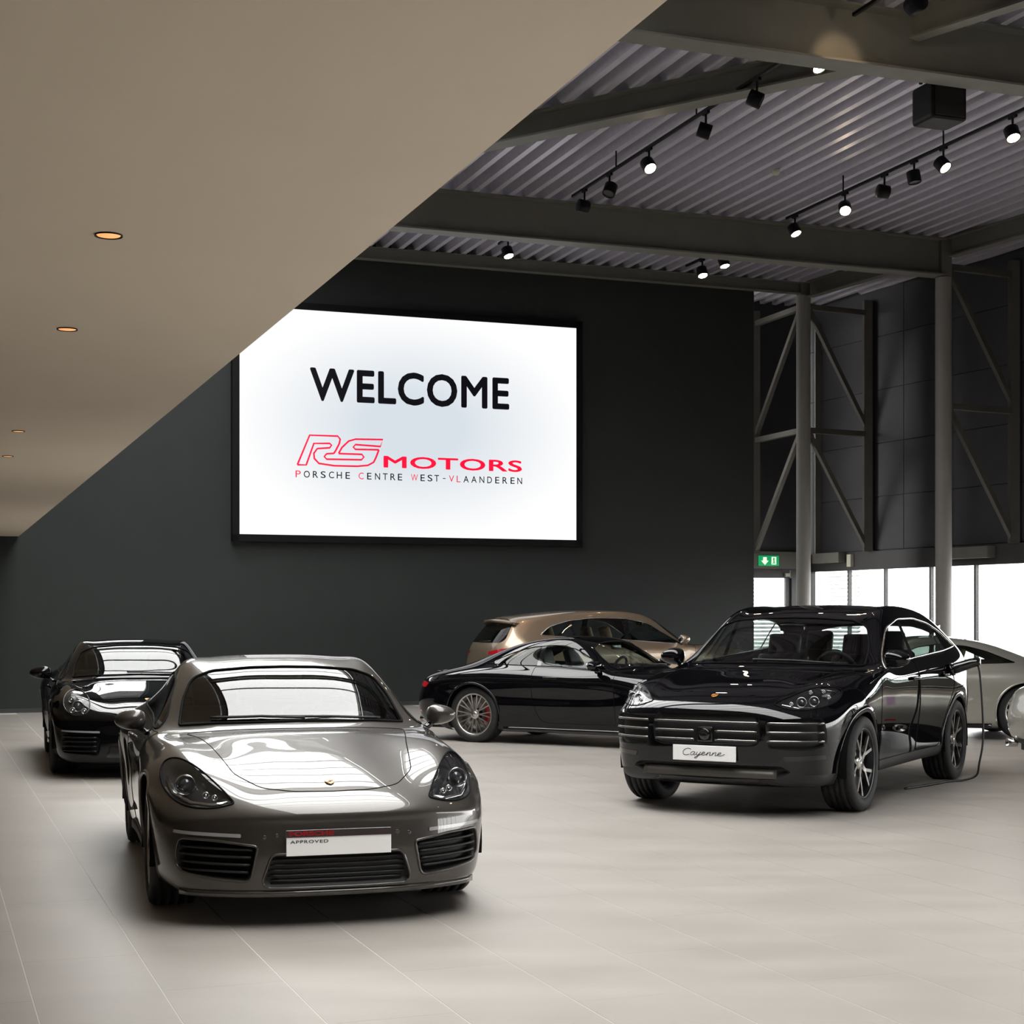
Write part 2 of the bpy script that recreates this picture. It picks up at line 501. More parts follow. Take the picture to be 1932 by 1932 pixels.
def spec_cayman():
    st = rows([
        ((.05, .055, .085, .155, .26, .44), (0, .22, .43, .60, .73, .815), (.60, .60, .592, .578, .575, .595)),
        ((.27, .275, .30, .35, .44, .60), (0, .22, .43, .60, .735, .845), (.690, .690, .682, .698, .687, .635)),
        ((.56, .56, .57, .60, .66, .76), (0, .22, .43, .61, .75, .868), (.768, .767, .760, .784, .774, .685)),
        ((.92, .92, .92, .92, .92, .94), (0, .22, .43, .62, .765, .885), (.843, .841, .831, .846, .82, .705)),
        ((1.18, 1.18, 1.19, 1.21, 1.21, 1.21), (0, .22, .44, .635, .775, .885), (.888, .886, .874, .866, .832, .72)),
        ((1.37, 1.38, 1.43, 1.54, 1.53, 1.50), (0, .23, .46, .665, .79, .882), (.917, .915, .904, .888, .85, .74)),
        ((1.70, 1.71, 1.745, 1.84, 1.80, 1.76), (0, .23, .45, .625, .755, .88), (1.105, 1.102, 1.088, 1.035, .89, .765)),
        ((2.05, 2.05, 2.07, 2.13, 2.11, 2.08), (0, .22, .42, .565, .725, .88), (1.252, 1.248, 1.232, 1.185, .93, .785)),
        ((2.42, 2.42, 2.42, 2.42, 2.42, 2.42), (0, .22, .41, .55, .715, .88), (1.295, 1.292, 1.277, 1.225, .95, .795)),
        ((2.85, 2.85, 2.85, 2.85, 2.85, 2.85), (0, .22, .40, .54, .72, .89), (1.255, 1.252, 1.235, 1.18, .965, .805)),
        ((3.25, 3.25, 3.25, 3.25, 3.24, 3.22), (0, .215, .39, .535, .735, .905), (1.135, 1.132, 1.115, 1.065, .95, .81)),
        ((3.65, 3.65, 3.65, 3.63, 3.60, 3.55), (0, .215, .40, .575, .765, .905), (1.00, .998, .985, .955, .905, .795)),
        ((3.98, 3.98, 3.97, 3.94, 3.89, 3.80), (0, .22, .42, .60, .77, .885), (.925, .925, .92, .905, .872, .765)),
        ((4.24, 4.235, 4.215, 4.16, 4.08, 3.98), (0, .22, .43, .61, .74, .835), (.905, .905, .90, .885, .84, .75)),
    ])
    st = widen(st, 4, 11, 1.075)
    ym = interp([(.4, .835), (.6, .868), (.76, .888), (.94, .90), (1.21, .89), (1.5, .872), (1.8, .866), (2.4, .866), (2.85, .875), (3.2, .90), (3.5, .905), (3.8, .885), (4.0, .85)])
    zb = lambda f: (lambda s: f)
    rings = [dict(off=-.17, z=.14, fs=.12, fz=.145, rs=4.22, rz=.20),
             dict(off=-.05, z=.18, fs=.035, fz=.175, rs=4.32, rz=.25),
             dict(off=-.012, z=.31, fs=.0, fz=.275, rs=4.375, rz=.40),
             dict(off=.004, z=.46, fs=.0, fz=.415, rs=4.37, rz=.58),
             dict(off=.008, z=.60, fs=.012, fz=.52, rs=4.32, rz=.74)]
    return dict(stations=st, rings=rings, ymid=ym, L=4.379, mid=2.1575, fa=.92, ra=3.395, wr=.333, arch=.372,
                front_plan=[0, .006, .04, .115, .225, .42], front_y=[0, .22, .43, .61, .75, .835],
                rear_plan=[0, .006, .03, .085, .165, .33], rear_y=[0, .22, .43, .61, .745, .845], tw=.27, wy=.735)

def spec_911(style):
    st = rows([
        ((.05, .055, .085, .15, .25, .42), (0, .22, .43, .60, .73, .82), (.62, .62, .615, .615, .615, .61)),
        ((.27, .275, .29, .32, .40, .58), (0, .22, .43, .60, .745, .845), (.71, .71, .703, .747, .745, .65)),
        ((.58, .58, .58, .60, .66, .76), (0, .22, .42, .61, .755, .868), (.79, .788, .779, .817, .80, .69)),
        ((.95, .95, .95, .95, .95, .96), (0, .22, .42, .625, .77, .888), (.862, .86, .848, .866, .838, .715)),
        ((1.20, 1.20, 1.20, 1.22, 1.22, 1.22), (0, .22, .44, .645, .78, .882), (.905, .903, .889, .878, .844, .73)),
        ((1.37, 1.38, 1.43, 1.56, 1.55, 1.52), (0, .23, .47, .68, .795, .878), (.93, .928, .918, .895, .858, .75)),
        ((1.68, 1.69, 1.73, 1.84, 1.80, 1.78), (0, .23, .46, .64, .765, .876), (1.11, 1.107, 1.092, 1.03, .90, .775)),
        ((2.02, 2.02, 2.04, 2.12, 2.10, 2.08), (0, .22, .43, .58, .735, .875), (1.262, 1.258, 1.242, 1.19, .935, .79)),
        ((2.36, 2.36, 2.36, 2.36, 2.36, 2.36), (0, .22, .42, .56, .725, .875), (1.30, 1.297, 1.282, 1.23, .95, .80)),
        ((2.78, 2.78, 2.78, 2.78, 2.78, 2.78), (0, .22, .41, .55, .73, .885), (1.268, 1.265, 1.248, 1.19, .962, .81)),
        ((3.20, 3.20, 3.20, 3.20, 3.18, 3.16), (0, .215, .40, .545, .745, .915), (1.17, 1.167, 1.15, 1.09, .955, .82)),
        ((3.65, 3.65, 3.65, 3.63, 3.60, 3.55), (0, .215, .405, .58, .775, .928), (1.005, 1.003, .99, .96, .91, .80)),
        ((4.05, 4.05, 4.04, 4.00, 3.95, 3.87), (0, .22, .42, .61, .79, .908), (.885, .885, .88, .87, .85, .765)),
        ((4.36, 4.355, 4.33, 4.27, 4.19, 4.09), (0, .22, .43, .62, .76, .855), (.80, .80, .798, .79, .775, .73)),
    ])
    st = widen(st, 4, 11, 1.05)
    ym = interp([(.4, .835), (.6, .868), (.76, .888), (.96, .903), (1.22, .888), (1.5, .87), (1.8, .864), (2.4, .864), (2.78, .878), (3.1, .91), (3.45, .926), (3.8, .912), (4.1, .865)])
    rings = [dict(off=-.17, z=.14, fs=.12, fz=.145, rs=4.34, rz=.22),
             dict(off=-.05, z=.18, fs=.035, fz=.175, rs=4.43, rz=.26),
             dict(off=-.012, z=.31, fs=.0, fz=.28, rs=4.49, rz=.38),
             dict(off=.004, z=.46, fs=.0, fz=.42, rs=4.495, rz=.53),
             dict(off=.008, z=.60, fs=.012, fz=.53, rs=4.45, rz=.67)]
    return dict(stations=st, rings=rings, ymid=ym, L=4.499, mid=2.205, fa=.98, ra=3.43, wr=.345, arch=.382,
                front_plan=[0, .006, .04, .115, .225, .42], front_y=[0, .22, .43, .61, .75, .84],
                rear_plan=[0, .006, .035, .10, .20, .37], rear_y=[0, .22, .43, .62, .765, .865], tw=.285, wy=.75)

def spec_suv(style):
    e3 = style == 'new'
    st = rows([
        ((.10, .105, .14, .22, .32, .48), (0, .25, .50, .70, .82, .895), (.865, .865, .86, .85, .84, .82)),
        ((.32, .325, .35, .40, .49, .66), (0, .25, .50, .70, .835, .925), (.96, .96, .954, .967, .945, .875)),
        ((.62, .62, .63, .66, .72, .82), (0, .25, .50, .71, .85, .948), (1.025, 1.023, 1.016, 1.034, 1.006, .915)),
        ((.95, .95, .95, .95, .95, .97), (0, .25, .50, .72, .86, .962), (1.072, 1.07, 1.062, 1.072, 1.04, .945)),
        ((1.20, 1.20, 1.21, 1.23, 1.23, 1.23), (0, .25, .50, .73, .87, .962), (1.104, 1.102, 1.094, 1.09, 1.06, .965)),
        ((1.36, 1.37, 1.43, 1.57, 1.55, 1.52), (0, .26, .53, .755, .875, .957), (1.128, 1.126, 1.118, 1.105, 1.08, .985)),
        ((1.72, 1.73, 1.775, 1.90, 1.84, 1.80), (0, .25, .51, .70, .85, .952), (1.375, 1.372, 1.357, 1.30, 1.12, 1.0)),
        ((2.12, 2.12, 2.145, 2.23, 2.18, 2.14), (0, .25, .49, .65, .828, .948), (1.592, 1.589, 1.573, 1.52, 1.155, 1.012)),
        ((2.62, 2.62, 2.62, 2.62, 2.62, 2.62), (0, .25, .48, .635, .82, .945), (1.675, 1.672, 1.66, 1.60, 1.185, 1.03)),
        ((3.15, 3.15, 3.15, 3.15, 3.15, 3.15), (0, .25, .475, .625, .82, .95), (1.685, 1.682, 1.668, 1.60, 1.21, 1.045)),
        ((3.70, 3.70, 3.70, 3.70, 3.70, 3.70), (0, .25, .47, .62, .825, .965), (1.655, 1.652, 1.636, 1.56, 1.235, 1.06)),
        ((4.15, 4.15, 4.14, 4.12, 4.10, 4.08), (0, .25, .47, .615, .815, .955), (1.60, 1.597, 1.578, 1.485, 1.245, 1.065)),
        ((4.42, 4.42, 4.40, 4.35, 4.31, 4.26), (0, .25, .47, .62, .80, .94), (1.535, 1.53, 1.508, 1.40, 1.23, 1.06)),
        ((4.60, 4.60, 4.575, 4.51, 4.45, 4.38), (0, .25, .48, .645, .79, .92), (1.33, 1.327, 1.315, 1.26, 1.17, 1.04)),
        ((4.78, 4.775, 4.74, 4.66, 4.58, 4.49), (0, .25, .49, .68, .80, .89), (1.10, 1.10, 1.095, 1.07, 1.03, .98)),
    ])
    st = [[(q[0], q[1], q[2] - max(0, q[2] - 1.2) * .085) for q in r] for r in st]
    st = widen(st, 4, 14, 1.12)
    ym = interp([(.4, .91), (.66, .945), (.82, .968), (.97, .982), (1.23, .97), (1.52, .955), (2.1, .95), (2.9, .952), (3.3, .965), (3.7, .985), (4.0, .985), (4.3, .955), (4.5, .91)])
    rings = [dict(off=-.16, z=.24, fs=.20, fz=.23, rs=4.72, rz=.30),
             dict(off=-.05, z=.29, fs=.085, fz=.27, rs=4.80, rz=.36),
             dict(off=-.025, z=.45, fs=.03, fz=.40, rs=4.855, rz=.52),
             dict(off=-.005, z=.64, fs=.01, fz=.58, rs=4.86, rz=.72),
             dict(off=.004, z=.82, fs=.02, fz=.75, rs=4.83, rz=.92)]
    return dict(stations=st, rings=rings, ymid=ym, L=4.9, mid=2.3875, fa=.94, ra=3.835, wr=.378, arch=.43,
                front_plan=[0, .006, .035, .11, .215, .40], front_y=[0, .25, .5, .70, .83, .91],
                rear_plan=[0, .006, .03, .10, .195, .34], rear_y=[0, .25, .5, .70, .83, .905], tw=.275, wy=.845)
# ------------------------------------------------------------------ car details
def circle(cu, cv, r, n=40, a0=0, squash=1.):
    return [Vector((cu + r * math.cos(2 * math.pi * k / n + a0), cv + r * squash * math.sin(2 * math.pi * k / n + a0))) for k in range(n)]

WHEELS = {}
def wheel_meshes(style, wr, tw):
    """cached meshes of a wheel whose axis is +y (outward), origin at the hub"""
    key = (style, wr, tw)
    if key in WHEELS: return WHEELS[key]
    def mk(name, V, F, mat, smooth=True):
        me = bpy.data.meshes.new(name); me.from_pydata([tuple(v) for v in V], [], F)
        bm = bmesh.new(); bm.from_mesh(me); bmesh.ops.recalc_face_normals(bm, faces=bm.faces[:]); bm.to_mesh(me); bm.free()
        me.materials.append(mat)
        if smooth: me.polygons.foreach_set('use_smooth', [True] * len(me.polygons))
        me.update(); return me
    h = tw / 2; rr = wr * (.745 if style != 'suv' else .73)
    prof = [(-h * .8, rr), (-h * .96, rr + .012), (-h, wr - .06), (-h * .93, wr - .018), (-h * .78, wr - .003)]
    g = [-.52, -.17, .17, .52]
    for x in g: prof += [((x - .05) * h, wr), ((x - .04) * h, wr - .008), ((x + .04) * h, wr - .008), ((x + .05) * h, wr)]
    prof += [(h * .78, wr - .003), (h * .93, wr - .018), (h, wr - .06), (h * .96, rr + .012), (h * .86, rr)]
    tyre = mk('tyre', *lathe_geo(prof, 56), MAT['rubber'])
    # rim barrel and lip
    rp_ = [(h * .88, rr + .004), (h * .90, rr - .004), (h * .86, rr - .016), (h * .70, rr - .022), (-h * .1, rr - .045), (-h * .75, rr - .03), (-h * .82, rr)]
    mt = MAT['rim_silver'] if style in ('multi', 'five') else MAT['rim_dark']
    rim = mk('rim', *lathe_geo(rp_, 56), mt)
    yo = h * .74; yi = h * .62
    def bar(p0, p1, w0, w1, t, y0, y1, curve=0.):
        path = []; n = 6
        for k in range(n + 1):
            f = k / n; x = p0[0] * (1 - f) + p1[0] * f; z = p0[1] * (1 - f) + p1[1] * f
            y = y0 * (1 - f) + y1 * f + curve * math.sin(f * math.pi)
            path.append(Vector((x, y, z)))
        return sweep_geo(path, w0, t, nrm=(0, 1, 0), taper=lambda f: 1 + (w1 / w0 - 1) * f)
    spokes = []
    if style == 'multi':
        V, F = join(*[bar((q * .018, .045), (q * .042, rr - .018), .017, .014, .02, yi, yo, -.004) for q in (-1, 1)])
        n = 10; hubr = .062
    elif style == 'suv':
        V, F = join(bar((0, .03), (0, rr * .45), .05, .035, .03, yi, yo - .01, -.004),
                    bar((-.004, rr * .40), (-.075, rr - .014), .026, .024, .022, yo - .012, yo), bar((.004, rr * .40), (.075, rr - .014), .026, .024, .022, yo - .012, yo))
        n = 5; hubr = .06
    else:
        V, F = join(bar((-.012, .04), (-.045, rr - .016), .028, .03, .025, yi, yo, -.004), bar((.012, .04), (.045, rr - .016), .028, .03, .025, yi, yo, -.004))
        n = 5; hubr = .06
    spoke = mk('spoke', V, F, MAT['rim_silver'], False)
    if style == 'suv': spoke.materials.clear(); spoke.materials.append(MAT['rim_silver'])
    hub = mk('hub_cap', *lathe_geo([(yi - .03, hubr), (yi + .006, hubr), (yi + .012, hubr - .008), (yi + .010, .034), (yi + .016, .032), (yi + .018, .0001)], 28), MAT['rim_silver'] if style != 'suv' else MAT['rim_silver'])
    disc = mk('brake_disc', *lathe_geo([(h * .02, .07), (h * .02, rr - .045), (h * .16, rr - .045), (h * .16, .07)], 40, closed_prof=True), MAT['disc'])
    # caliper: an arc block
    V = []; F = []; n2 = 8
    for k in range(n2 + 1):
        a = math.radians(-38 + 76 * k / n2)
        for (y, r) in ((-.01, rr - .13), (h * .36, rr - .13), (h * .42, rr - .085), (h * .36, rr - .036), (-.01, rr - .036)):
            V.append(Vector((r * math.cos(a), y, r * math.sin(a))))
    for k in range(n2):
        for q in range(5): F.append([k * 5 + q, k * 5 + (q + 1) % 5, (k + 1) * 5 + (q + 1) % 5, (k + 1) * 5 + q])
    F.append([0, 1, 2, 3, 4]); F.append([n2 * 5 + q for q in range(5)])
    cal = mk('brake_caliper', V, F, MAT['caliper'] if style == 'multi' else MAT['rim_dark'])
    well = mk('wheel_back', *lathe_geo([(-h * .2, .01), (-h * .2, rr - .05)], 32), MAT['seam'])
    WHEELS[key] = (tyre, rim, spoke, n, hub, disc, cal, well)
    return WHEELS[key]

def add_wheels(car, style, steer=0., detail=True, spin=0.):
    sp = car.h.sp
    tyre, rim, spoke, n, hub, disc, cal, well = wheel_meshes(style, sp['wr'], sp['tw'])
    for ax in ('fa', 'ra'):
        for sd in (1, -1):
            w = bpy.data.objects.new('wheel', tyre); C.objects.link(w); w.parent = car.root
            w.location = (sp['mid'] - sp[ax], sd * sp['wy'], sp['wr'])
            w.rotation_euler = (0, 0, (0 if sd > 0 else math.pi) + (steer if ax == 'fa' else 0))
            for nm, me in (('rim', rim), ('hub_cap', hub), ('brake_disc', disc), ('wheel_back', well)):
                o = bpy.data.objects.new(nm, me); C.objects.link(o); o.parent = w
            o = bpy.data.objects.new('brake_caliper', cal); C.objects.link(o); o.parent = w
            # caliper sits on the side towards the car's middle of the rear wheel / behind the front axle
            back = (ax == 'fa')
            local_fwd = (sd > 0)
            a = 0 if (local_fwd != back) else math.pi
            o.rotation_euler = (0, a, 0)
            for k in range(n):
                s = bpy.data.objects.new('spoke', spoke); C.objects.link(s); s.parent = w
                s.rotation_euler = (0, 2 * math.pi * k / n + spin, 0)

def seat(car, s, y, z, mat, hi=True):
    back, F1 = box_geo((0, 0, 0), (.13, .48, .62), .06)
    rot = Matrix.Rotation(math.radians(18), 3, 'Y')
    back = [rot @ v + Vector((s + .30, y, z + .42)) for v in back]
    cush = box_geo((s, y, z + .08), (.52, .50, .16), .06)
    o = car.mesh('seat', *join((back, F1), cush), mat)
    hr, F2 = box_geo((0, 0, 0), (.09, .26 if not hi else .30, .20), .04)
    hr = [rot @ v + Vector((s + .42, y, z + .80)) for v in hr]
    car.mesh('headrest', hr, F2, mat, parent=o)
    for q in (-1, 1):
        b, F3 = box_geo((0, 0, 0), (.14, .08, .46), .03)
        b = [rot @ v + Vector((s + .26, y + q * .24, z + .40)) for v in b]
        car.mesh('side_bolster', b, F3, mat, parent=o)

def cabin(car, s0, s1, zf, zbelt, hw, mat, rear=False, dash=(0, 0), seat_z=.2, seat_s=0):
    """floor tub, dashboard, seats, steering wheel"""
    V, F = box_geo(((s0 + s1) / 2, 0, zf), (s1 - s0, hw * 2, .05))
    tub = join((V, F), box_geo(((s0 + s1) / 2, hw, (zf + zbelt) / 2), (s1 - s0, .03, zbelt - zf)), box_geo(((s0 + s1) / 2, -hw, (zf + zbelt) / 2), (s1 - s0, .03, zbelt - zf)))
    car.mesh('cabin_floor', *tub, MAT['cabin'], smooth=False)
    ds, dz = dash
    d = car.mesh('dashboard', *box_geo((ds, 0, dz - .14), (.42, hw * 1.9, .30), .09), MAT['cabin'])
    car.mesh('instrument_hood', *box_geo((ds + .05, hw * .48, dz + .01), (.26, .36, .10), .045), MAT['cabin'], parent=d)
    car.mesh('centre_console', *box_geo((ds + .62, 0, zf + .22), (.95, .22, .34), .05), MAT['cabin'])
    sc = Vector((ds + .34, hw * .48, dz - .02)); R = .175
    rot = Matrix.Rotation(math.radians(-24), 3, 'Y')
    ring = [sc + rot @ Vector((0, R * math.cos(2 * math.pi * k / 24), R * math.sin(2 * math.pi * k / 24))) for k in range(24)]
    w = car.mesh('steering_wheel', *sweep_geo(ring, .017, closed=True, seg=8), MAT['leather_black'])
    car.mesh('wheel_spoke', *join(sweep_geo([sc + rot @ Vector((0, -R, 0)), sc + rot @ Vector((0, R, 0))], .045, .02, nrm=(1, 0, 0)), sweep_geo([sc, sc + rot @ Vector((0, 0, -R))], .04, .02, nrm=(1, 0, 0)), ellip_geo(sc, (.03, .06, .06))), MAT['leather_black'], parent=w)
    for q in (-1, 1): seat(car, seat_s, q * hw * .48, seat_z, mat)
    if rear:
        for q in (-1, 1): seat(car, seat_s + rear, q * hw * .48, seat_z + .02, mat, False)

def underbody(car):
    sp = car.h.sp; L = sp['L']; z0 = .15 if sp['wr'] < .36 else .26
    fa, ra, ar = sp['fa'], sp['ra'], sp['arch'] + .01
    hw = sp['wy'] - sp['tw'] / 2 - .015
    g = [box_geo((L / 2, 0, z0 + .06), (L - .5, 2 * hw, .12))]
    for a, b in ((.22, fa - ar), (fa + ar, ra - ar), (ra + ar, L - .26)):
        g.append(box_geo(((a + b) / 2, 0, z0 + .05), (b - a, 2 * (sp['ymid']((a + b) / 2) - .14 - (.1 if a < .5 or b > ra + .5 else 0)), .10)))
    car.mesh('underbody', *join(*g), MAT['plastic'], smooth=False)
    # wheel wells: half drums over each wheel
    for a in (fa, ra):
        V = []; F = []; n = 20; R = sp['arch'] - .002
        yo = sp['ymid'](a) - .02; yi = hw - .02
        for k in range(n + 1):
            t = math.radians(-12 + 204 * k / n)
            for y, r in ((yo, R), (yi, R), (yi, .02)):
                V.append(Vector((a + r * math.cos(t), y, sp['wr'] + r * math.sin(t))))
        for k in range(n):
            for q in range(2): F.append([k * 3 + q, k * 3 + q + 1, k * 3 + 4 + q, k * 3 + 3 + q])
        car.geo('wheel_well', V, F, MAT['seam'], pair=True)

def edge_path(h, view, poly, off=.002, sub=1):
    P = []
    for i in range(len(poly)):
        a, b = Vector(poly[i]), Vector(poly[(i + 1) % len(poly)])
        k = max(1, int((b - a).length / .03))
        for q in range(k):
            p = a + (b - a) * q / k; P.append(h.at(view, p[0], p[1], off))
    return P

def mirror_loop(h, view, poly, off=.001):
    """closed loop on the surface: the outline's half at positive y and its mirror image"""
    k = 1 if view == 'top' else 0; n = len(poly)
    i0 = next(i for i in range(n) if poly[i][k] >= 0 and poly[i - 1][k] < 0)
    def cross(a, b):
        t = a[k] / (a[k] - b[k]); return Vector((a[0] + (b[0] - a[0]) * t, a[1] + (b[1] - a[1]) * t))
    run = [cross(Vector(poly[i0 - 1][:2]), Vector(poly[i0][:2]))]; i = i0
    while poly[i % n][k] >= 0: run.append(Vector(poly[i % n][:2])); i += 1
    run.append(cross(run[-1], Vector(poly[i % n][:2])))
    P = open_path(h, view, run, off)
    return P + [Vector((p.x, -p.y, p.z)) for p in reversed(P[1:-1])]

def open_path(h, view, pts, off=.002, step=.03):
    P = []
    for i in range(len(pts) - 1):
        a, b = Vector(pts[i][:2]), Vector(pts[i + 1][:2]); k = max(1, int((b - a).length / step))
        for q in range(k + (1 if i == len(pts) - 2 else 0)):
            p = a + (b - a) * q / k; P.append(h.at(view, p[0], p[1], off))
    return P

def arch_lips(car, mat, w=.022, r=None):
    sp = car.h.sp
    for a in (sp['fa'], sp['ra']):
        P = []; R = sp['arch'] + .002
        for k in range(41):
            t = math.radians(-20 + 220 * k / 40)
            z = sp['wr'] + R * math.sin(t)
            if z < .19: continue
            q = car.h.at('side', a + R * math.cos(t), z, 0)
            P.append(q)
        for m in (1, -1):
            Pm = [Vector((p.x, p.y * m, p.z)) for p in P]
            car.mesh('arch_lip', *sweep_geo([p - Vector((0, .012 * m, 0)) for p in Pm], w, .03, nrm=(0, 1, 0)), mat)

def mirror_unit(car, s, y, z, r, paint_mat, base, arm_w=.03):
    for m in (1, -1):
        def g(v): return [Vector((p[0], p[1] * m, p[2])) for p in v]
        V, F = ellip_geo((0, 0, 0), (1, 1, 1), 20, 14, .82)
        W = []
        for p in V:
            x, yy, zz = p
            x = x * r[0] if x < 0 else x * r[0] * .55            # blunt to the rear
            zz *= r[2] * (1 - .22 * yy)
            W.append(Vector((s + x, y + yy * r[1], z + zz)))
        cap = car.mesh('door_mirror', g(W), F, paint_mat)
        V2, F2 = ellip_geo((s + r[0] * .50, y, z), (.012, r[1] * .86, r[2] * .82), 20, 8, .8)
        car.mesh('mirror_glass', g(V2), F2, MAT['mirror'], parent=cap)
        P = [Vector(base), Vector(base) * .5 + Vector((s, y - r[1] * .6, z - r[2] * .8)) * .5 + Vector((0, 0, -.015)), Vector((s, y - r[1] * .45, z - r[2] * .6))]
        car.mesh('mirror_arm', *sweep_geo(g(P), arm_w * 1.9, arm_w, nrm=(0, 0, 1)), MAT['gloss_black'], parent=cap)

def lamp_unit(car, tagname, mat_bowl, centers, silver=None, depth=.05, slope=1.2, eyebrow=None):
    """lens of glass, bowl behind it and round projectors, for both sides"""
    h = car.h
    lens = car.part(tagname, 'headlight', MAT['lens'], sides='pair', offset=.001)
    for o, m in zip(lens, (1, -1)):
        P, F, N = h.patch(tagname); d = h.rim_dist(tagname, P)
        P = [p - n * (.004 + min(depth, dd * slope)) for p, n, dd in zip(P, N, d)]
        if m < 0: P, F, _ = car.flip(P, F)
        car.mesh('lamp_bowl', P, F, mat_bowl, parent=o)
        for (view, u, v, r, inset, mt) in centers:
            c = h.at(view, u, v, -inset); c = Vector((c.x, c.y * m, c.z))
            ax = Vector((-1, .10 * m, .12)).normalized()
            V, F2 = lathe_geo([(0, r), (.018, r), (.024, r * .93), (.014, r * .86), (.012, r * .74), (.022, r * .66), (.030, r * .36), (.032, .0005)], 24, 'z')
            q = ax.to_track_quat('Z', 'Y')
            V = [c + q @ v for v in V]
            o2 = car.mesh('projector', V, F2, MAT[mt], parent=o)
            ring = [c + ax * .028 + q @ Vector((r * 1.04 * math.cos(a * math.pi / 12), r * 1.04 * math.sin(a * math.pi / 12), 0)) for a in range(24)]
            car.mesh('lamp_ring', *sweep_geo(ring, .003, closed=True), MAT['bowl_silver'], parent=o)
        if eyebrow:
            for (pts, w) in eyebrow:
                pth = [h.at('front', p[0], p[1], -.014) for p in pts]; pth = [Vector((p.x, p.y * m, p.z)) for p in pth]
                car.mesh('light_guide', *sweep_geo(pth, w, .008, nrm=(-1, 0, .4)), MAT['bowl_silver'], parent=o)
    return lens

def text_mesh(body, size, mat, extrude=.001, shear=0., bold=0., spacing=1., align='CENTER', name='lettering'):
    cu = bpy.data.curves.new(name, 'FONT'); cu.body = body; cu.size = size; cu.extrude = extrude; cu.shear = shear
    cu.space_character = spacing; cu.align_x = align; cu.align_y = 'CENTER'; cu.resolution_u = 4
    ob = bpy.data.objects.new(name, cu); C.objects.link(ob)
    me = bpy.data.meshes.new_from_object(ob.evaluated_get(bpy.context.evaluated_depsgraph_get()))
    bpy.data.objects.remove(ob); bpy.data.curves.remove(cu)
    if bold:                                  # heavier strokes: the same outlines laid over each other, slightly shifted
        bm = bmesh.new(); src = bmesh.new(); src.from_mesh(me)
        for dx, dy in ((-1, 0), (1, 0), (0, 1), (0, -1), (-.7, .7), (.7, .7), (-.7, -.7), (.7, -.7)):
            t = src.copy(); bmesh.ops.translate(t, verts=t.verts[:], vec=(dx * bold, dy * bold, 0))
            tmp = bpy.data.meshes.new('t'); t.to_mesh(tmp); bm.from_mesh(tmp); bpy.data.meshes.remove(tmp); t.free()
        bm.to_mesh(me); bm.free(); src.free()
    me.name = name; me.materials.clear(); me.materials.append(mat)
    o = bpy.data.objects.new(name, me); C.objects.link(o)
    return o

def crest(car, p, n, size):
    """small shield badge lying on the bonnet"""
    q = Vector(n).to_track_quat('Z', 'Y'); pts = [(-.5, .6), (.5, .6), (.52, .1), (.35, -.35), (0, -.65), (-.35, -.35), (-.52, .1)]
    # local frame: up along car's rearward direction
    up = Vector((1, 0, .3)); nn = Vector(n).normalized(); up = (up - nn * up.dot(nn)).normalized(); rt = up.cross(nn)
    V = []; 
    for z in (0, .004):
        for a, b in pts: V.append(Vector(p) + rt * a * size + up * b * size + nn * z)
    k = len(pts); F = [list(range(k, 2 * k)), list(range(k))[::-1]] + [[i, (i + 1) % k, k + (i + 1) % k, k + i] for i in range(k)]
    o = car.mesh('crest_badge', V, F, MAT['crest_gold'], smooth=False)
    for (cx, cy, m) in ((-.24, .28, 'crest_red'), (.24, -.12, 'crest_red'), (0, .06, 'print_black')):
        s = .15; V = []
        for z in (.003, .006):
            for a, b in ((-s, -s), (s, -s), (s, s), (-s, s)): V.append(Vector(p) + rt * (cx + a) * size + up * (cy + b) * size + nn * z)
        car.mesh('crest_field', V, [[4, 5, 6, 7], [0, 1, 5, 4], [1, 2, 6, 5], [2, 3, 7, 6], [3, 0, 4, 7]], MAT[m], parent=o, smooth=False)

def wiper(car, pts, m=1):
    for p in pts:
        P = open_path(car.h, 'front', p, .012)
        car.mesh('wiper', *sweep_geo(P, .012, .012, nrm=(-1, 0, .5)), MAT['plastic'])
# ------------------------------------------------------------------ the building
MAT['floor_tile'] = noise_col(principled('floor_tile_porcelain', (.38, .35, .32), .42), (.325, .298, .272), (.385, .355, .328), 1.7, 6, bump=.05, bscale=60, coord='Position', rough=(.34, .5), stretch=(.5, 1.4, 1))
MAT['grout'] = principled('tile_grout', (.62, .60, .57), .8)
MAT['wall_dark'] = noise_col(principled('anthracite_wall', (.0178, .0222, .0212), .75), (.0165, .0207, .0197), (.0192, .0237, .0227), 3, bump=.05, bscale=150)
MAT['panel_dark'] = noise_col(principled('dark_cladding_panel', (.05, .048, .055), .55), (.045, .043, .05), (.055, .053, .06), 2)
MAT['steel_grey'] = noise_col(principled('painted_steel', (.155, .15, .128), .55), (.145, .14, .119), (.165, .16, .137), 4)
MAT['truss_steel_shaded'] = noise_col(principled('truss_paint_shaded', (.085, .08, .068), .6), (.08, .075, .064), (.09, .085, .072), 4)  # steel paint darkened to stand for the dim light around the trusses
MAT['column_grey'] = noise_col(principled('painted_column', (.26, .25, .235), .55), (.25, .24, .225), (.27, .26, .245), 4)
MAT['deck'] = noise_col(principled('galvanised_roof_deck', (.60, .575, .65), .38, .35), (.57, .545, .62), (.63, .605, .68), 9, rough=(.32, .44))
MAT['soffit'] = noise_col(principled('plaster_soffit', (.84, .74, .60), .85), (.83, .73, .59), (.86, .755, .615), 1.2, bump=.04, bscale=220)
MAT['black_metal'] = principled('black_lamp_housing', (.007, .007, .008), .5, spec=.15)
MAT['frame'] = principled('window_frame_grey', (.045, .044, .046), .45)
MAT['pane'] = glass('window_pane', (.96, .97, .97), .02)
MAT['blind'] = principled('light_blind_slat', (.62, .62, .63), .5)
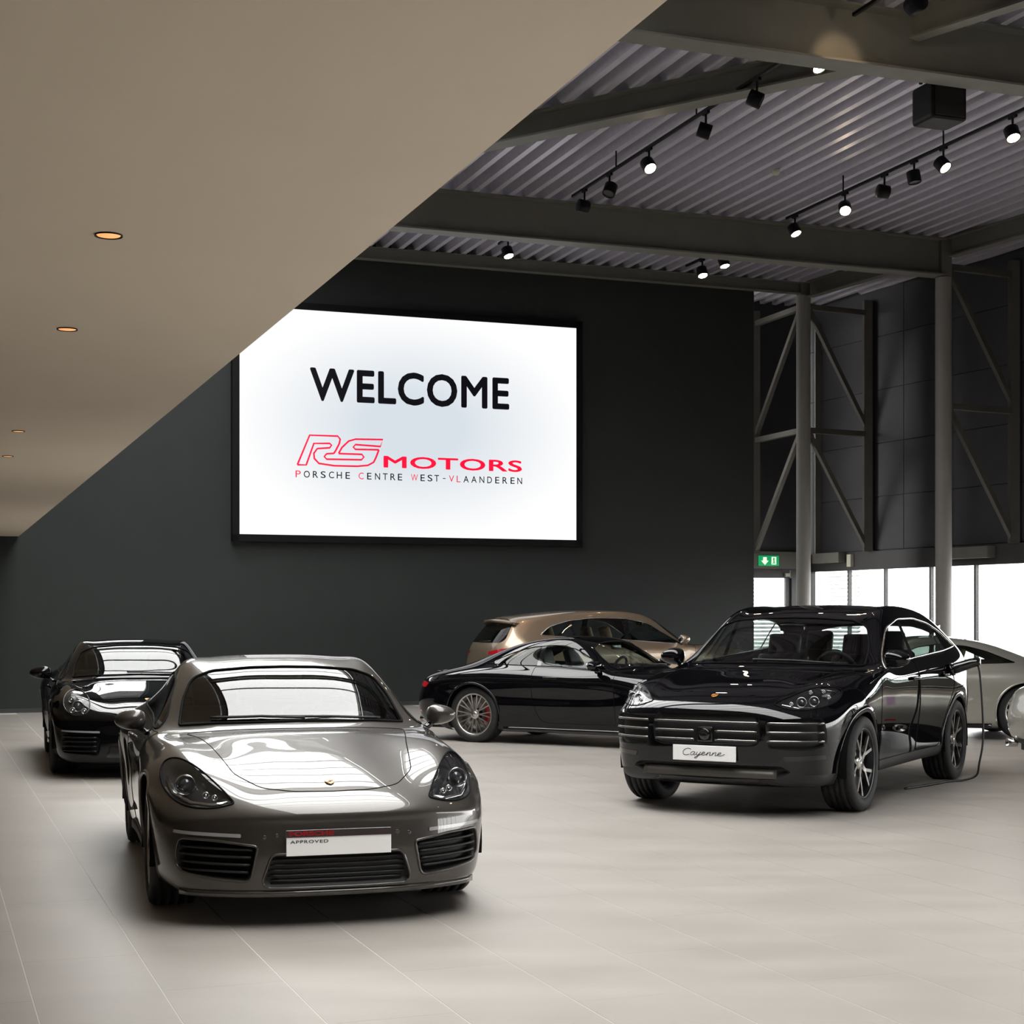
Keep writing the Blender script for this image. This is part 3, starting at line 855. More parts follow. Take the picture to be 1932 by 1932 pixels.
MAT['lamp_on'] = principled('lit_lamp_face', (1, .9, .75), .4, emit=(1, .80, .55), estr=55)
MAT['lamp_dim'] = principled('lamp_face_from_side', (.05, .05, .05), .3, emit=(1, .8, .55), estr=.0)
MAT['downlight'] = principled('downlight_glow', (1, .7, .4), .5, emit=(1, .40, .12), estr=.95)
MAT['exit_green'] = principled('exit_sign_green', (.0, .28, .09), .4, emit=(.0, .28, .095), estr=.9)
MAT['exit_white'] = principled('exit_sign_white', (.8, .85, .75), .4, emit=(.85, .95, .75), estr=.9)
MAT['outside_ground'] = noise_col(principled('paved_yard', (.42, .41, .39), .8), (.36, .35, .34), (.46, .45, .43), .6)
MAT['white_block'] = principled('beige_fitting', (.55, .55, .45), .5)

def solid(name, V, F, mat, kind=None, parent=None, smooth=False, origin=None, rotz=0.):
    """one mesh object; V in world coordinates"""
    o0 = Vector(origin) if origin is not None else Vector((0, 0, 0)); R = Matrix.Rotation(-rotz, 3, 'Z')
    me = bpy.data.meshes.new(name); me.from_pydata([tuple(R @ (Vector(v) - o0)) for v in V], [], F)
    bm = bmesh.new(); bm.from_mesh(me); bmesh.ops.recalc_face_normals(bm, faces=bm.faces[:]); bm.to_mesh(me); bm.free()
    me.materials.append(mat)
    if smooth: me.polygons.foreach_set('use_smooth', [True] * len(me.polygons))
    o = bpy.data.objects.new(name, me); C.objects.link(o); o.location = o0; o.rotation_euler = (0, 0, rotz)
    if kind: o['kind'] = kind
    if parent:
        o.parent = parent; o.matrix_parent_inverse = parent.matrix_world.inverted() if parent.type != 'EMPTY' else (Matrix.Translation(parent.location) @ Matrix.Rotation(parent.rotation_euler.z, 4, 'Z')).inverted()
    return o
QF = [[0, 1, 2, 3], [7, 6, 5, 4], [0, 4, 5, 1], [1, 5, 6, 2], [2, 6, 7, 3], [3, 7, 4, 0]]
def hexa(P, f):   # P: four base corners, f: z0, z1
    return [Vector((p.x, p.y, f[0])) for p in P] + [Vector((p.x, p.y, f[1])) for p in P]
def boxB(name, u0, u1, v0, v1, z0, z1, mat, kind=None, parent=None):
    return solid(name, hexa([B(u0, v0), B(u1, v0), B(u1, v1), B(u0, v1)], (z0, z1)), QF, mat, kind, parent)
def boxF(name, t0, t1, d0, d1, z0, z1, mat, kind=None, parent=None):
    """box along the window facade: t along it, d outwards from the glass line"""
    q = lambda t, d: FA + FW * t + FN * d
    return solid(name, hexa([q(t0, d0), q(t1, d0), q(t1, d1), q(t0, d1)], (z0, z1)), QF, mat, kind, parent)
def beam_geo(a, b, w, h, flange=.02, web=.012):
    """I section between points a and b (top centre line), hanging h below it"""
    d = (b - a); d.z = 0; d.normalize(); n = Vector((-d.y, d.x, 0)); Z = Vector((0, 0, 1)); V = []; F = []
    prof = [(-w / 2, 0), (w / 2, 0), (w / 2, -flange), (web / 2, -flange), (web / 2, -h + flange), (w / 2, -h + flange), (w / 2, -h), (-w / 2, -h), (-w / 2, -h + flange), (-web / 2, -h + flange), (-web / 2, -flange), (-w / 2, -flange)]
    for p in (a, b):
        for x, z in prof: V.append(p + n * x + Z * z)
    k = len(prof); F = [[i, (i + 1) % k, k + (i + 1) % k, k + i] for i in range(k)]
    F += [[0, 1, 2, 11], [3, 4, 9, 10], [5, 6, 7, 8], [k, k + 1, k + 2, k + 11], [k + 3, k + 4, k + 9, k + 10], [k + 5, k + 6, k + 7, k + 8]]
    return V, F
def tag(o, label, cat, group=None):
    o['label'] = label; o['category'] = cat
    if group: o['group'] = group
    return o
def empty(name, loc, rotz=0., label=None, cat=None, group=None):
    o = bpy.data.objects.new(name, None); C.objects.link(o); o.location = loc; o.rotation_euler = (0, 0, rotz); o.empty_display_size = .2
    if label: tag(o, label, cat, group)
    return o
def sub(name, V, F, mat, parent, smooth=False, label=None):
    """part given in the parent's own coordinates"""
    me = bpy.data.meshes.new(name); me.from_pydata([tuple(v) for v in V], [], F); me.materials.append(mat)
    bm = bmesh.new(); bm.from_mesh(me); bmesh.ops.recalc_face_normals(bm, faces=bm.faces[:]); bm.to_mesh(me); bm.free()
    if smooth: me.polygons.foreach_set('use_smooth', [True] * len(me.polygons))
    o = bpy.data.objects.new(name, me); C.objects.link(o); o.parent = parent
    if label: o['label'] = label
    return o

WALL_V = 26.84; ROOF = 7.863; SOFF = 2.831; U_END = 14.8
# --- floor: a grout bed with single tiles in it
fl = boxB('floor', -9.5, 24, -8.3, 31, -.30, -.0012, MAT['grout'], 'structure')
TU, TV = .5075, 1.522
tile_pts, tile_faces = box_geo((0, 0, -.009), (TU - .005, TV - .001, .018))
tme = bpy.data.meshes.new('floor_tile'); tme.from_pydata([tuple(v) for v in tile_pts], [], tile_faces); tme.materials.append(MAT['floor_tile'])
near = []
def fac_u(v): return 17.15 - (v - 26.5) * .1046                     # inner line of the window facade at this v
for i in range(-19, 46):
    for j in range(-6, 21):
        u = .421 + (i + .5) * TU; v = (j + .5 + (.5 if i % 2 else 0)) * TV - .2
        if u > fac_u(v) + .35 or v > 29.6 or v < -8: continue
        if v > WALL_V and u < U_END: continue
        near.append((B(u, v).length if B(u, v).y > 5.2 and abs(B(u, v).x) < B(u, v).y * .36 else 90 + B(u, v).length, u, v))
near.sort()
for r, u, v in near[:290]:
    o = bpy.data.objects.new('tile', tme); C.objects.link(o); o.location = B(u, v); o.rotation_euler = (0, 0, ANG); o.parent = fl
V = []; F = []
for r, u, v in near[290:]:
    b = len(V); V += [B(u + p.x, v + p.y, p.z) for p in tile_pts]; F += [[k + b for k in f] for f in tile_faces]
o = solid('tile_field', V, F, MAT['floor_tile'], 'stuff'); o.parent = fl

# --- walls
GZ = 4.75
wb = boxB('wall_back', -9.5, U_END, WALL_V, WALL_V + .3, -.3, GZ, MAT['wall_dark'], 'structure')
boxB('wall_upper', 3.6, U_END, WALL_V, WALL_V + .3, GZ, ROOF + .3, MAT['wall_dark'], None, wb)
boxB('wall_lintel', -9.5, 3.6, WALL_V, WALL_V + .3, 7.5, ROOF + .3, MAT['wall_dark'], None, wb)
boxB('wall_pier', -9.5, -8.0, WALL_V, WALL_V + .3, GZ, 7.5, MAT['wall_dark'], None, wb)
# window of the gallery in the same wall
gw = boxB('window_91', -8.0, 3.6, WALL_V + .1, WALL_V + .2, GZ, GZ + .06, MAT['frame'], 'structure')
for i in range(8): boxB('mullion', -8.0 + i * 1.657 - .03, -8.0 + i * 1.657 + .03, WALL_V + .1, WALL_V + .2, GZ + .06, 7.5, MAT['frame'], None, gw)
for i in range(3): boxB('transom', -8.0, 3.6, WALL_V + .1, WALL_V + .2, 5.4 + i * .65, 5.44 + i * .65, MAT['frame'], None, gw)
for i in range(7): boxB('gallery_pane', -7.97 + i * 1.657, -8.03 + (i + 1) * 1.657, WALL_V + .15, WALL_V + .16, GZ + .06, 7.5, MAT['pane'], None, gw)
boxB('baseboard_back', -9.5, U_END, WALL_V - .015, WALL_V, 0, .07, MAT['frame'], 'structure')
boxB('wall_left', -9.8, -9.5, -8.3, WALL_V + .3, -.3, ROOF + .3, MAT['wall_dark'], 'structure')
# end wall beyond the back wall with the emergency door
EV = 28.6
boxB('wall_end', 13.5, 17.05, EV, EV + .2, 2.50, ROOF + .3, MAT['panel_dark'], 'structure')
boxB('wall_end_lower', 13.5, 15.66, EV, EV + .2, -.3, 2.50, MAT['panel_dark'], 'structure')
d = boxB('door_1', 15.66, 16.62, EV + .05, EV + .12, 2.33, 2.52, MAT['frame'], 'structure')
for nm, a0, a1, z0, z1 in (('door_stile', 15.66, 15.735, 0, 2.33), ('door_stile', 16.53, 16.64, 0, 2.33), ('door_rail', 15.735, 16.53, 0, .12)):
    boxB(nm, a0, a1, EV + .05, EV + .12, z0, z1, MAT['frame'], None, d)
boxB('door_pane', 15.735, 16.53, EV + .08, EV + .09, .12, 2.33, MAT['pane'], None, d)
boxB('door_closer', 16.50, 16.60, EV + .0, EV + .05, 2.36, 2.43, MAT['white_block'], None, d)
boxB('trim_1', 16.64, 17.2, EV, EV + .2, -.3, 2.55, MAT['frame'], 'structure')
# cladding panels above the windows of the side facade
hd = boxF('trim_2', -2.4, 40, -.04, .12, 2.46, 2.81, MAT['frame'], 'structure')
wf = boxF('wall_right', -2.4, 40, .06, .30, 2.81, ROOF + .3, MAT['panel_dark'], 'structure')
tt = -2.4; k = 0
while tt < 14:
    for r in range(5):
        z0 = 2.83 + r * 1.03
        boxF('panel', tt + .008, tt + 3.3 - .008, .03, .06, z0 + .008, min(z0 + 1.03, ROOF) - .008, MAT['panel_dark'], None, wf)
    tt += 3.3; k += 1
# facade glazing: a window per bay of mullions
mull = [-1.93, -.70, .40, 1.69, 2.87, 4.1, 5.3] + [6.5 + 1.2 * i for i in range(28)]
for i in range(len(mull) - 1):
    a, b = mull[i], mull[i + 1]
    w = boxF('window_%d' % (i + 1), a - .022, a + .022, -.02, .06, 0, 2.46, MAT['frame'], 'structure')
    boxF('window_pane', a + .022, b - .022, .015, .025, .08, 2.44, MAT['pane'], None, w)
    boxF('window_sill', a + .022, b - .022, -.02, .06, 0, .08, MAT['frame'], None, w)
boxF('wall_right_pier', 6.5 + 1.2 * 27 - .02, 40, -.02, .3, -.3, 2.46, MAT['panel_dark'], 'structure')
# outside blinds before the door and the first pane
for nm, q0, q1, mode in (('door', 15.70, 16.56, 'B'), ('pane', -1.9, -.73, 'F')):
    bl = empty('venetian_blind', B(q0, EV + .3) if mode == 'B' else FA + FW * q0 + FN * .3, 0,
               'white slatted blind behind the glass emergency door' if mode == 'B' else 'white slatted blind outside the window pane right of the round column', 'blind')
    for r in range(30):
        z = .10 + r * .08
        P = [B(q0, EV + .28), B(q1, EV + .28), B(q1, EV + .35), B(q0, EV + .35)] if mode == 'B' else [FA + FW * q0 + FN * .26, FA + FW * q1 + FN * .26, FA + FW * q1 + FN * .33, FA + FW * q0 + FN * .33]
        zz = [z, z, z + .045, z + .045]
        V = [Vector((p.x, p.y, w)) for p, w in zip(P, zz)] + [Vector((p.x, p.y, w + .004)) for p, w in zip(P, zz)]
        solid('blind_slat', V, QF, MAT['blind'], None, bl)

# --- front wall behind the viewer
boxB('wall_front', -9.8, 24, -8.3, -8.1, -.3, ROOF + .3, MAT['panel_dark'], 'structure')

# --- gallery whose white underside fills the upper left
boxB('ceiling', -9.5, 1.476, -8.1, WALL_V, SOFF, SOFF + .04, MAT['soffit'], 'structure')
boxB('trim_3', -9.5, 1.470, -8.1, WALL_V, SOFF + .04, SOFF + .42, MAT['steel_grey'], 'structure')
rail = empty('gallery_railing', B(1.35, 9, SOFF + .42), 0, 'glass gallery railing with a dark handrail above the white soffit edge', 'railing')
boxB('handrail', 1.28, 1.40, -8, WALL_V - .02, SOFF + 1.40, SOFF + 1.46, MAT['black_metal'], None, rail)
for i in range(12):
    boxB('railing_pane', 1.33, 1.345, -8 + i * 2.9 + .03, -8 + (i + 1) * 2.9 - .03, SOFF + .42, SOFF + 1.40, MAT['pane'], None, rail)
# downlights sunk into the soffit
def downlight(u, v, r, label):
    e = empty('downlight', B(u, v, SOFF), ANG, label, 'lamp', 'downlights in the white soffit')
    sub('trim_ring', *lathe_geo([(.0, r * .86), (-.004, r * .9), (-.006, r), (.0, r)], 32, 'z'), MAT['black_metal'], e, True)
    sub('reflector', *lathe_geo([(-.001, r * .86), (-.0035, r * .82), (-.0035, .001)], 32, 'z'), MAT['downlight'], e, True)
downlight(.60, 5.58, .047, 'glowing round downlight nearest in the white soffit, largest')
downlight(.62, 7.46, .046, 'glowing round downlight second in the row in the white soffit')
downlight(.64, 11.66, .045, 'small glowing round downlight third in the row in the soffit')
downlight(.66, 13.5, .045, 'faint round downlight farthest at the left edge of the soffit')

# unseen fill spots added under the gallery; their floor bounce brightens the soffit
for i, u in enumerate((-3.4, -5.6, -7.8)):
    for j in range(9):
        v = -6.0 + j * 3.4
        l = bpy.data.lights.new('soffit_fill_spot', 'SPOT'); l.energy = 45; l.color = (1, .80, .60); l.spot_size = math.radians(90); l.spot_blend = .5; l.shadow_soft_size = .07
        lo = bpy.data.objects.new('soffit_fill_spot', l); C.objects.link(lo); lo.location = B(u, v, SOFF - .012)

# --- roof: trapezoid steel deck in two fields with a rooflight strip between
def deck(name, u0, u1, v0, v1, z, kind='structure'):
    p = .283; h = .19; V = []; F = []; prof = []
    n = int((u1 - u0) / p) + 1
    for i in range(n):
        b = u0 + i * p
        prof += [(b, 0), (b + .088, 0), (b + .118, h), (b + .253, h)]
    for v in (v0, v1):
        for u, dz in prof: V.append(B(u, v, z + dz))
    k = len(prof)
    for i in range(k - 1): F.append([i, i + 1, k + i + 1, k + i])
    return solid(name, V, F, MAT['deck'], kind)
deck('ceiling_deck', 5.72, 24, -8.3, 31, ROOF + .004)
# rooflights over the gallery and the hall, hidden from the floor by the gallery edge
SU0, SU1, SV0, SV1 = 1.5, 5.6, -1.2, 25.6
deck('ceiling_deck_left', -9.8, SU0 - .1, -8.3, 31, ROOF + .004)
boxB('ceiling_deck_front', SU0 - .15, 5.8, -8.3, SV0, ROOF + .02, ROOF + .2, MAT['panel_dark'], 'structure')
boxB('ceiling_deck_rear', SU0 - .15, 5.8, SV1, 31, ROOF + .02, ROOF + .2, MAT['panel_dark'], 'structure')
WELL = .28                                                            # height of the rooflight's side walls
sky = boxB('window_90', SU0 - .1, SU0, SV0, SV1, ROOF + .02, ROOF + WELL + .1, MAT['steel_grey'], 'structure')
boxB('skylight_frame', SU1, SU1 + .1, SV0, SV1, ROOF + .02, ROOF + WELL + .1, MAT['steel_grey'], None, sky)
boxB('skylight_frame', SU0, SU1, SV1 - .1, SV1, ROOF + .02, ROOF + WELL + .1, MAT['steel_grey'], None, sky)
boxB('skylight_frame', SU0, SU1, SV0, SV0 + .1, ROOF + .02, ROOF + WELL + .1, MAT['steel_grey'], None, sky)
for i in range(19):
    q = SV0 + i * 1.45
    boxB('glazing_bar', SU0, SU1, q - .04, q + .04, ROOF + WELL - .08, ROOF + WELL, MAT['frame'], None, sky)
    boxB('skylight_pane', SU0, SU1, q + .04, min(q + 1.41, SV1), ROOF + WELL - .01, ROOF + WELL, MAT['pane'], None, sky)

# --- steelwork
V1, V2, V3 = 14.38, 22.68, 26.54
def beam(name, a, b, w, h, label, cat='beam', fl=.024, group=None):
    c = (a + b) / 2
    o = solid(name, *beam_geo(a, b, w, h, fl), MAT['steel_grey'], None, None, False, c)
    if label: tag(o, label, cat, group)
    return o
b1 = beam('roof_beam', B(-9.4, V1, ROOF), B(17.1, V1, ROOF), .30, .618, 'deep grey steel roof beam nearest, with a bright lamp spot on it')
b2 = beam('roof_beam', B(-9.4, V2, ROOF), B(16.1, V2, ROOF), .30, .62, 'deep grey steel roof beam ending at the right round column')
b3 = beam('roof_beam', B(-9.4, V3, ROOF), B(15.7, V3, ROOF), .16, .21, 'shallow grey steel roof beam along the top of the dark back wall', fl=.016)
for o_, u_, h_ in ((b2, 15.93, .60), (b3, 15.55, .20)):
    v_ = V2 if o_ is b2 else V3
    boxB('end_plate', u_, u_ + .02, v_ - .14, v_ + .14, ROOF - h_ - .02, ROOF, MAT['steel_grey'], None, o_)
for r in range(8):
    for s_ in (-1, 1):
        boxB('bolt', 15.885, 15.93, V2 + s_ * .07 - .014, V2 + s_ * .07 + .014, ROOF - .56 + r * .07, ROOF - .535 + r * .07, MAT['steel_grey'], None, b2)
beam('bracing_beam', B(10.2, 14.5, ROOF - .0), B(4.6, 22.6, ROOF - .0), .26, .31, 'diagonal grey steel bracing beam under the roof deck')
ea = B(16.1, V2, ROOF); eb = B(15.70, V3, ROOF)
beam('eaves_beam', ea + FW * .2, ea + FW * 12, .16, .33, 'grey steel eaves beam running right from the right column')
beam('eaves_beam', eb + FW * .2, ea - FW * .2, .16, .30, 'grey steel eaves beam between the two round columns')
beam('purlin', B(9.7, V1 - .2, ROOF), B(9.7 + 2.2, V1 - 6, ROOF), .16, .32, 'grey steel bracing beam at the top right corner')
boxB('bracket_plate', 9.62, 9.78, V1 - .30, V1 - .15, ROOF - .42, ROOF - .02, MAT['steel_grey'], None, b1)
def column(u, v, r, label, top):
    e = empty('column', B(u, v), ANG, label, 'column', 'round columns by the windows')
    sub('shaft', *lathe_geo([(.02, r), (top, r)], 40, 'z'), MAT['column_grey'], e, True)
    sub('base_plate', *box_geo((0, 0, .012), (r * 3, r * 3, .02)), MAT['column_grey'], e)
    sub('head', *box_geo((0, 0, (top + ROOF) / 2), (r * 1.5, r * 1.3, ROOF - top)), MAT['steel_grey'], e)
column(15.695, V3, .135, 'round grey steel column beside the emergency exit sign', ROOF - .24)
column(16.10, V2, .135, 'round grey steel column between the black suv and the silver coupe', ROOF - .64)
column(17.05, V1 - .6, .135, 'round grey steel column carrying the right end of the nearest beam', ROOF - .64)
# wind trusses from the columns to the posts in the facade
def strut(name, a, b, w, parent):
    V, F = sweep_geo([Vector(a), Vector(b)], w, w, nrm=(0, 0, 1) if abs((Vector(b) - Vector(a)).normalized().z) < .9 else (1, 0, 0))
    return solid(name, V, F, MAT['truss_steel_shaded'], None, parent)
def truss(base, direction, span, label, zt=ROOF - .3):
    e = empty('wind_truss', base, 0, label, 'truss')
    q = base + direction * span; a = base + direction * .13
    up = lambda p, z: Vector((p.x, p.y, z))
    strut('post', up(q, 2.81), up(q, zt + .1), .16, e)
    zm = 5.08
    strut('rail', up(a, zm), up(q, zm), .10, e)
    strut('rail', up(a, 7.42), up(q, 7.42), .10, e)
    strut('diagonal', up(a, 7.36), up(q, zm + .08), .085, e)
    strut('diagonal', up(a, zm - .06), up(q, 2.85), .085, e)
    return e
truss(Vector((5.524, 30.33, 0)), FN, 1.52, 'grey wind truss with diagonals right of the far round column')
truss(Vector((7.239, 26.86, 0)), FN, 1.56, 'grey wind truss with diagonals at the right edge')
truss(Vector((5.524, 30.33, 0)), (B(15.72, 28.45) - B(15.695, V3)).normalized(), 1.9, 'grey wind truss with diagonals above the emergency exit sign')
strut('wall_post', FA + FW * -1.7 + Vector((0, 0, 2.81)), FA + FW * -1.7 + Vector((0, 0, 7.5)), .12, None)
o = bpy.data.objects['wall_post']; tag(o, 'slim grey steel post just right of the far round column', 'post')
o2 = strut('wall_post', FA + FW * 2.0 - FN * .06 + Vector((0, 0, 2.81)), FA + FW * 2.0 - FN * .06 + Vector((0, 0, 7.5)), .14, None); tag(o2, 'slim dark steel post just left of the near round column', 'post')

# --- exit sign and fittings over the door
sg = boxB('trim_4', 15.68, 16.95, EV - .10, EV, 2.52, 2.86, MAT['steel_grey'], 'structure')
ex = empty('exit_sign', B(16.04, EV - .12, 2.675), ANG, 'small green lit emergency exit sign with white arrow and door', 'sign')
sub('sign_box', *box_geo((0, .0, 0), (.46, .03, .205), .006), MAT['exit_green'], ex)
arrow = [(-.20, .0), (-.115, -.085), (-.03, .0), (-.075, .0), (-.075, .07), (-.155, .07), (-.155, .0)]
V = [Vector((a + .02, y, b)) for y in (-.017, -.021) for a, b in arrow]; k = len(arrow)
sub('arrow', V, [list(range(k)), list(range(k, 2 * k))] + [[i, (i + 1) % k, k + (i + 1) % k, k + i] for i in range(k)], MAT['exit_white'], ex)
sub('door_symbol', *join(box_geo((.11, -.019, .0), (.105, .004, .155))), MAT['exit_white'], ex)
man = [(.075, -.07), (.10, -.01), (.085, .03), (.10, .065), (.13, .05), (.12, .0), (.14, -.06), (.12, -.07), (.11, -.03), (.095, -.07)]
V = [Vector((a, y, b)) for y in (-.0215, -.0225) for a, b in man]; k = len(man)
sub('running_figure', V, [list(range(k)), list(range(k, 2 * k))], MAT['exit_green'], ex)
tag(boxF('heater_strip', -1.6, -.75, -.22, -.04, 2.62, 2.82, MAT['steel_grey']), 'grey air heater strip above the window right of the far column', 'heater')
tag(boxF('smoke_detector', -.62, -.50, -.12, -.04, 2.53, 2.77, MAT['white_block']), 'pale box fitting on the window header', 'detector')
tag(boxF('heater_strip', 2.3, 3.4, -.22, -.04, 2.58, 2.78, MAT['steel_grey']), 'grey air heater strip above the window beside the near column', 'heater')

# --- lighting tracks with spot heads
LAMPS = {}
def head(u, v, lit, yaw, tilt, label, power=0., cone=48):
    """spotlight: stem, yoke and a drum aimed by yaw/tilt (degrees below horizontal)"""
    e = empty('track_spotlight', B(u, v, ROOF - .25), ANG, label, 'spotlight', 'spotlights on the ceiling tracks')
    if 'stem' not in LAMPS:
        def mk(n, g, m, s=False):
            o = sub(n, *g, m, e, s); LAMPS[n] = o.data; return o
        mk('stem', join(lathe_geo([(-.005, .014), (-.165, .014)], 12, 'z'), box_geo((0, 0, -.0165), (.035, .14, .03))), MAT['black_metal'])
        mk('drum', lathe_geo([(-.10, .001), (-.10, .085), (-.095, .09), (.055, .09), (.06, .085), (.05, .08), (.046, .08), (.046, .001)], 28, 'z'), MAT['black_metal'], True)
        mk('lamp_face', lathe_geo([(.047, .074), (.050, .06), (.050, .001)], 24, 'z'), MAT['lamp_on'], True)
        mk('lamp_face_off', lathe_geo([(.047, .074), (.050, .06), (.050, .001)], 24, 'z'), MAT['lamp_dim'], True)
        for c_ in list(e.children): bpy.data.objects.remove(c_)
    aim = Vector((math.sin(math.radians(yaw)) * math.cos(math.radians(tilt)), -math.cos(math.radians(yaw)) * math.cos(math.radians(tilt)), -math.sin(math.radians(tilt))))
    q = aim.to_track_quat('Z', 'Y')
    s = bpy.data.objects.new('stem', LAMPS['stem']); C.objects.link(s); s.parent = e
    dr = bpy.data.objects.new('drum', LAMPS['drum']); C.objects.link(dr); dr.parent = e; dr.location = (0, 0, -.235); dr.rotation_euler = q.to_euler()
    fc = bpy.data.objects.new('lamp_face', LAMPS['lamp_face' if lit else 'lamp_face_off']); C.objects.link(fc); fc.parent = dr
    if power:
        l = bpy.data.lights.new('spot_beam', 'SPOT'); l.energy = power; l.color = (1, .72, .45); l.spot_size = math.radians(cone); l.spot_blend = .6; l.shadow_soft_size = .06
        lo = bpy.data.objects.new('spot_beam', l); C.objects.link(lo); lo.parent = e; lo.location = Vector((0, 0, -.235)) + aim * .08
        lo.rotation_euler = (-aim).to_track_quat('Z', 'Y').to_euler()
    return e
def track(u, v0, v1, label):
    return tag(boxB('lighting_track', u - .018, u + .018, v0, v1, ROOF - .25, ROOF - .215, MAT['black_metal']), label, 'lighting track')
for u, v0, v1, lab in ((8.86, 14.7, 21.45, 'black lighting track left of centre under the corrugated roof'), (12.42, 14.7, 21.5, 'black lighting track at the right under the corrugated roof'),
                       (8.86, 23.2, 24.6, 'short black lighting track behind the second beam, left'), (12.46, 23.2, 25.0, 'short black lighting track behind the second beam, right'),
                       (8.86, 1.0, 14.0, 'black lighting track before the nearest beam, left'), (12.42, 1.0, 8.0, 'black lighting track before the nearest beam, right')):
    t_ = track(u, v0, v1, lab)
    for w in np.arange(v0 + .4, v1, 2.4): boxB('hanger', u - .008, u + .008, w - .008, w + .008, ROOF - .215, ROOF + .01, MAT['black_metal'], None, t_)
heads = [(8.86, 16.0, 0, 62, 25, 'dark spotlight uppermost on the left lighting track, turned aside'), (8.86, 17.25, 0, 70, 18, 'dark spotlight second from the top on the left lighting track'),
         (8.86, 18.85, 1, 8, 50, 'glowing spotlight in the middle of the left lighting track'), (8.86, 20.12, 0, -60, 62, 'dark spotlight with a faint lamp near the lower end of left track'),
         (8.86, 21.0, 0, 90, 6, 'dark spotlight at the lower end of the left lighting track'),
         (12.42, 16.1, 1, -8, 62, 'glowing spotlight at the right edge on the right lighting track'), (12.42, 17.5, 1, 20, 48, 'glowing spotlight second from the top on the right lighting track'),
         (12.42, 18.15, 0, 40, 80, 'dark spotlight right of centre on the right lighting track'), (12.42, 18.85, 0, 80, 6, 'dark spotlight left of centre on the right lighting track'),
         (12.42, 19.85, 1, -25, 45, 'glowing spotlight second from lower end of the right lighting track'), (12.42, 21.25, 1, 20, 62, 'glowing spotlight at the lower end of the right lighting track'),
         (8.86, 24.16, 1, 20, 66, 'glowing spotlight left, between the second beam and back wall'), (12.46, 24.39, 1, 0, 66, 'glowing spotlight lower of two near the back wall'),
         (12.46, 23.6, 1, 15, 70, 'glowing spotlight upper of two near the back wall'), (8.90, 14.75, 1, 15, 55, 'glowing spotlight tucked under the nearest roof beam')]
for u, v, lit, yaw, tilt, lab in heads: head(u, v, lit, yaw, tilt, lab, 70. if lit else 0.)
for u, v in ((8.86, 3), (8.86, 5.5), (8.86, 8), (8.86, 10.5), (12.42, 4), (12.42, 7), (12.42, 2), (12.42, 5.5)):
    head(u, v, 1, 10, 70, 'glowing spotlight on a track before the nearest beam', 60.)
# lamp washing the web of the nearest beam
head(8.9, 13.0, 1, 180, 4, 'dark spotlight at the top edge, aimed at the nearest beam', 45., 30)
# loudspeaker hanging under the deck
sp_ = empty('loudspeaker', B(10.55, 15.0, ROOF), ANG, 'black loudspeaker box hanging under the corrugated roof', 'loudspeaker')
pr = [(-.33, -.27), (.33, -.27), (.33, .27), (-.33, .27)]
V = [Vector((a, b, -.50)) for a, b in pr] + [Vector((a, b, -.92 if b < 0 else -.86)) for a, b in pr]
sub('cabinet', *box_geo((.04, 0, -.66), (.46, .40, .42), .05), MAT['black_metal'], sp_)
sub('grille', *box_geo((.04, -.202, -.66), (.38, .012, .34), .005), MAT['intake'], sp_)
sub('hanger', *join(box_geo((-.2, 0, -.22), (.03, .03, .46)), box_geo((.2, 0, -.22), (.03, .03, .46))), MAT['black_metal'], sp_)
sm = empty('smoke_detector', B(11.35, 19.95, ROOF), ANG, 'small pale detector on the corrugated roof between the tracks', 'detector')
sub('housing', *lathe_geo([(0, .06), (-.04, .06), (-.07, .035), (-.075, .001)], 20, 'z'), MAT['white_block'], sm, True)

# --- outside
boxB('ground_outside', -60, 120, -80, 150, -1.2, -.9, MAT['outside_ground'], 'structure')
# ------------------------------------------------------------------ video wall
def screen_mat():
    m = bpy.data.materials.new('lit_screen'); m.use_nodes = True; nt = m.node_tree; nt.nodes.clear()
    out = nt.nodes.new('ShaderNodeOutputMaterial'); em = nt.nodes.new('ShaderNodeEmission'); tc = nt.nodes.new('ShaderNodeTexCoord')
    mp = nt.nodes.new('ShaderNodeMapping'); mp.inputs['Location'].default_value = (-.5, 0, -.5)
    mp.inputs['Scale'].default_value = (1, 0, 1)
    gr = nt.nodes.new('ShaderNodeTexGradient'); gr.gradient_type = 'SPHERICAL'
    mp2 = nt.nodes.new('ShaderNodeMapping'); mp2.inputs['Scale'].default_value = (1.75, 1, 1.75)
    nt.links.new(tc.outputs['Generated'], mp.inputs['Vector']); nt.links.new(mp.outputs[0], mp2.inputs['Vector']); nt.links.new(mp2.outputs[0], gr.inputs['Vector'])
    cr = nt.nodes.new('ShaderNodeValToRGB'); cr.color_ramp.elements[0].position = .12; cr.color_ramp.elements[0].color = (1, 1, 1, 1)
    cr.color_ramp.elements[1].position = .75; cr.color_ramp.elements[1].color = (.70, .76, .82, 1)
    nt.links.new(gr.outputs['Fac'], cr.inputs[0]); nt.links.new(cr.outputs[0], em.inputs['Color']); em.inputs['Strength'].default_value = 1.02
    nt.links.new(em.outputs[0], out.inputs[0]); return m
def emit_mat(name, col, s=1.):
    m = principled(name, col, .6, emit=col, estr=s); return m
RED = emit_mat('screen_red_print', (.66, .006, .045), .9); BLK = emit_mat('screen_black_print', (.004, .004, .008), .5)
SCV = WALL_V - .12
scr = empty('video_wall', B(8.055, SCV, 2.926), ANG, 'large bright white video wall showing a red and black welcome message', 'screen')
su = lambda u: u - 8.055
sz = lambda z: z - 2.926
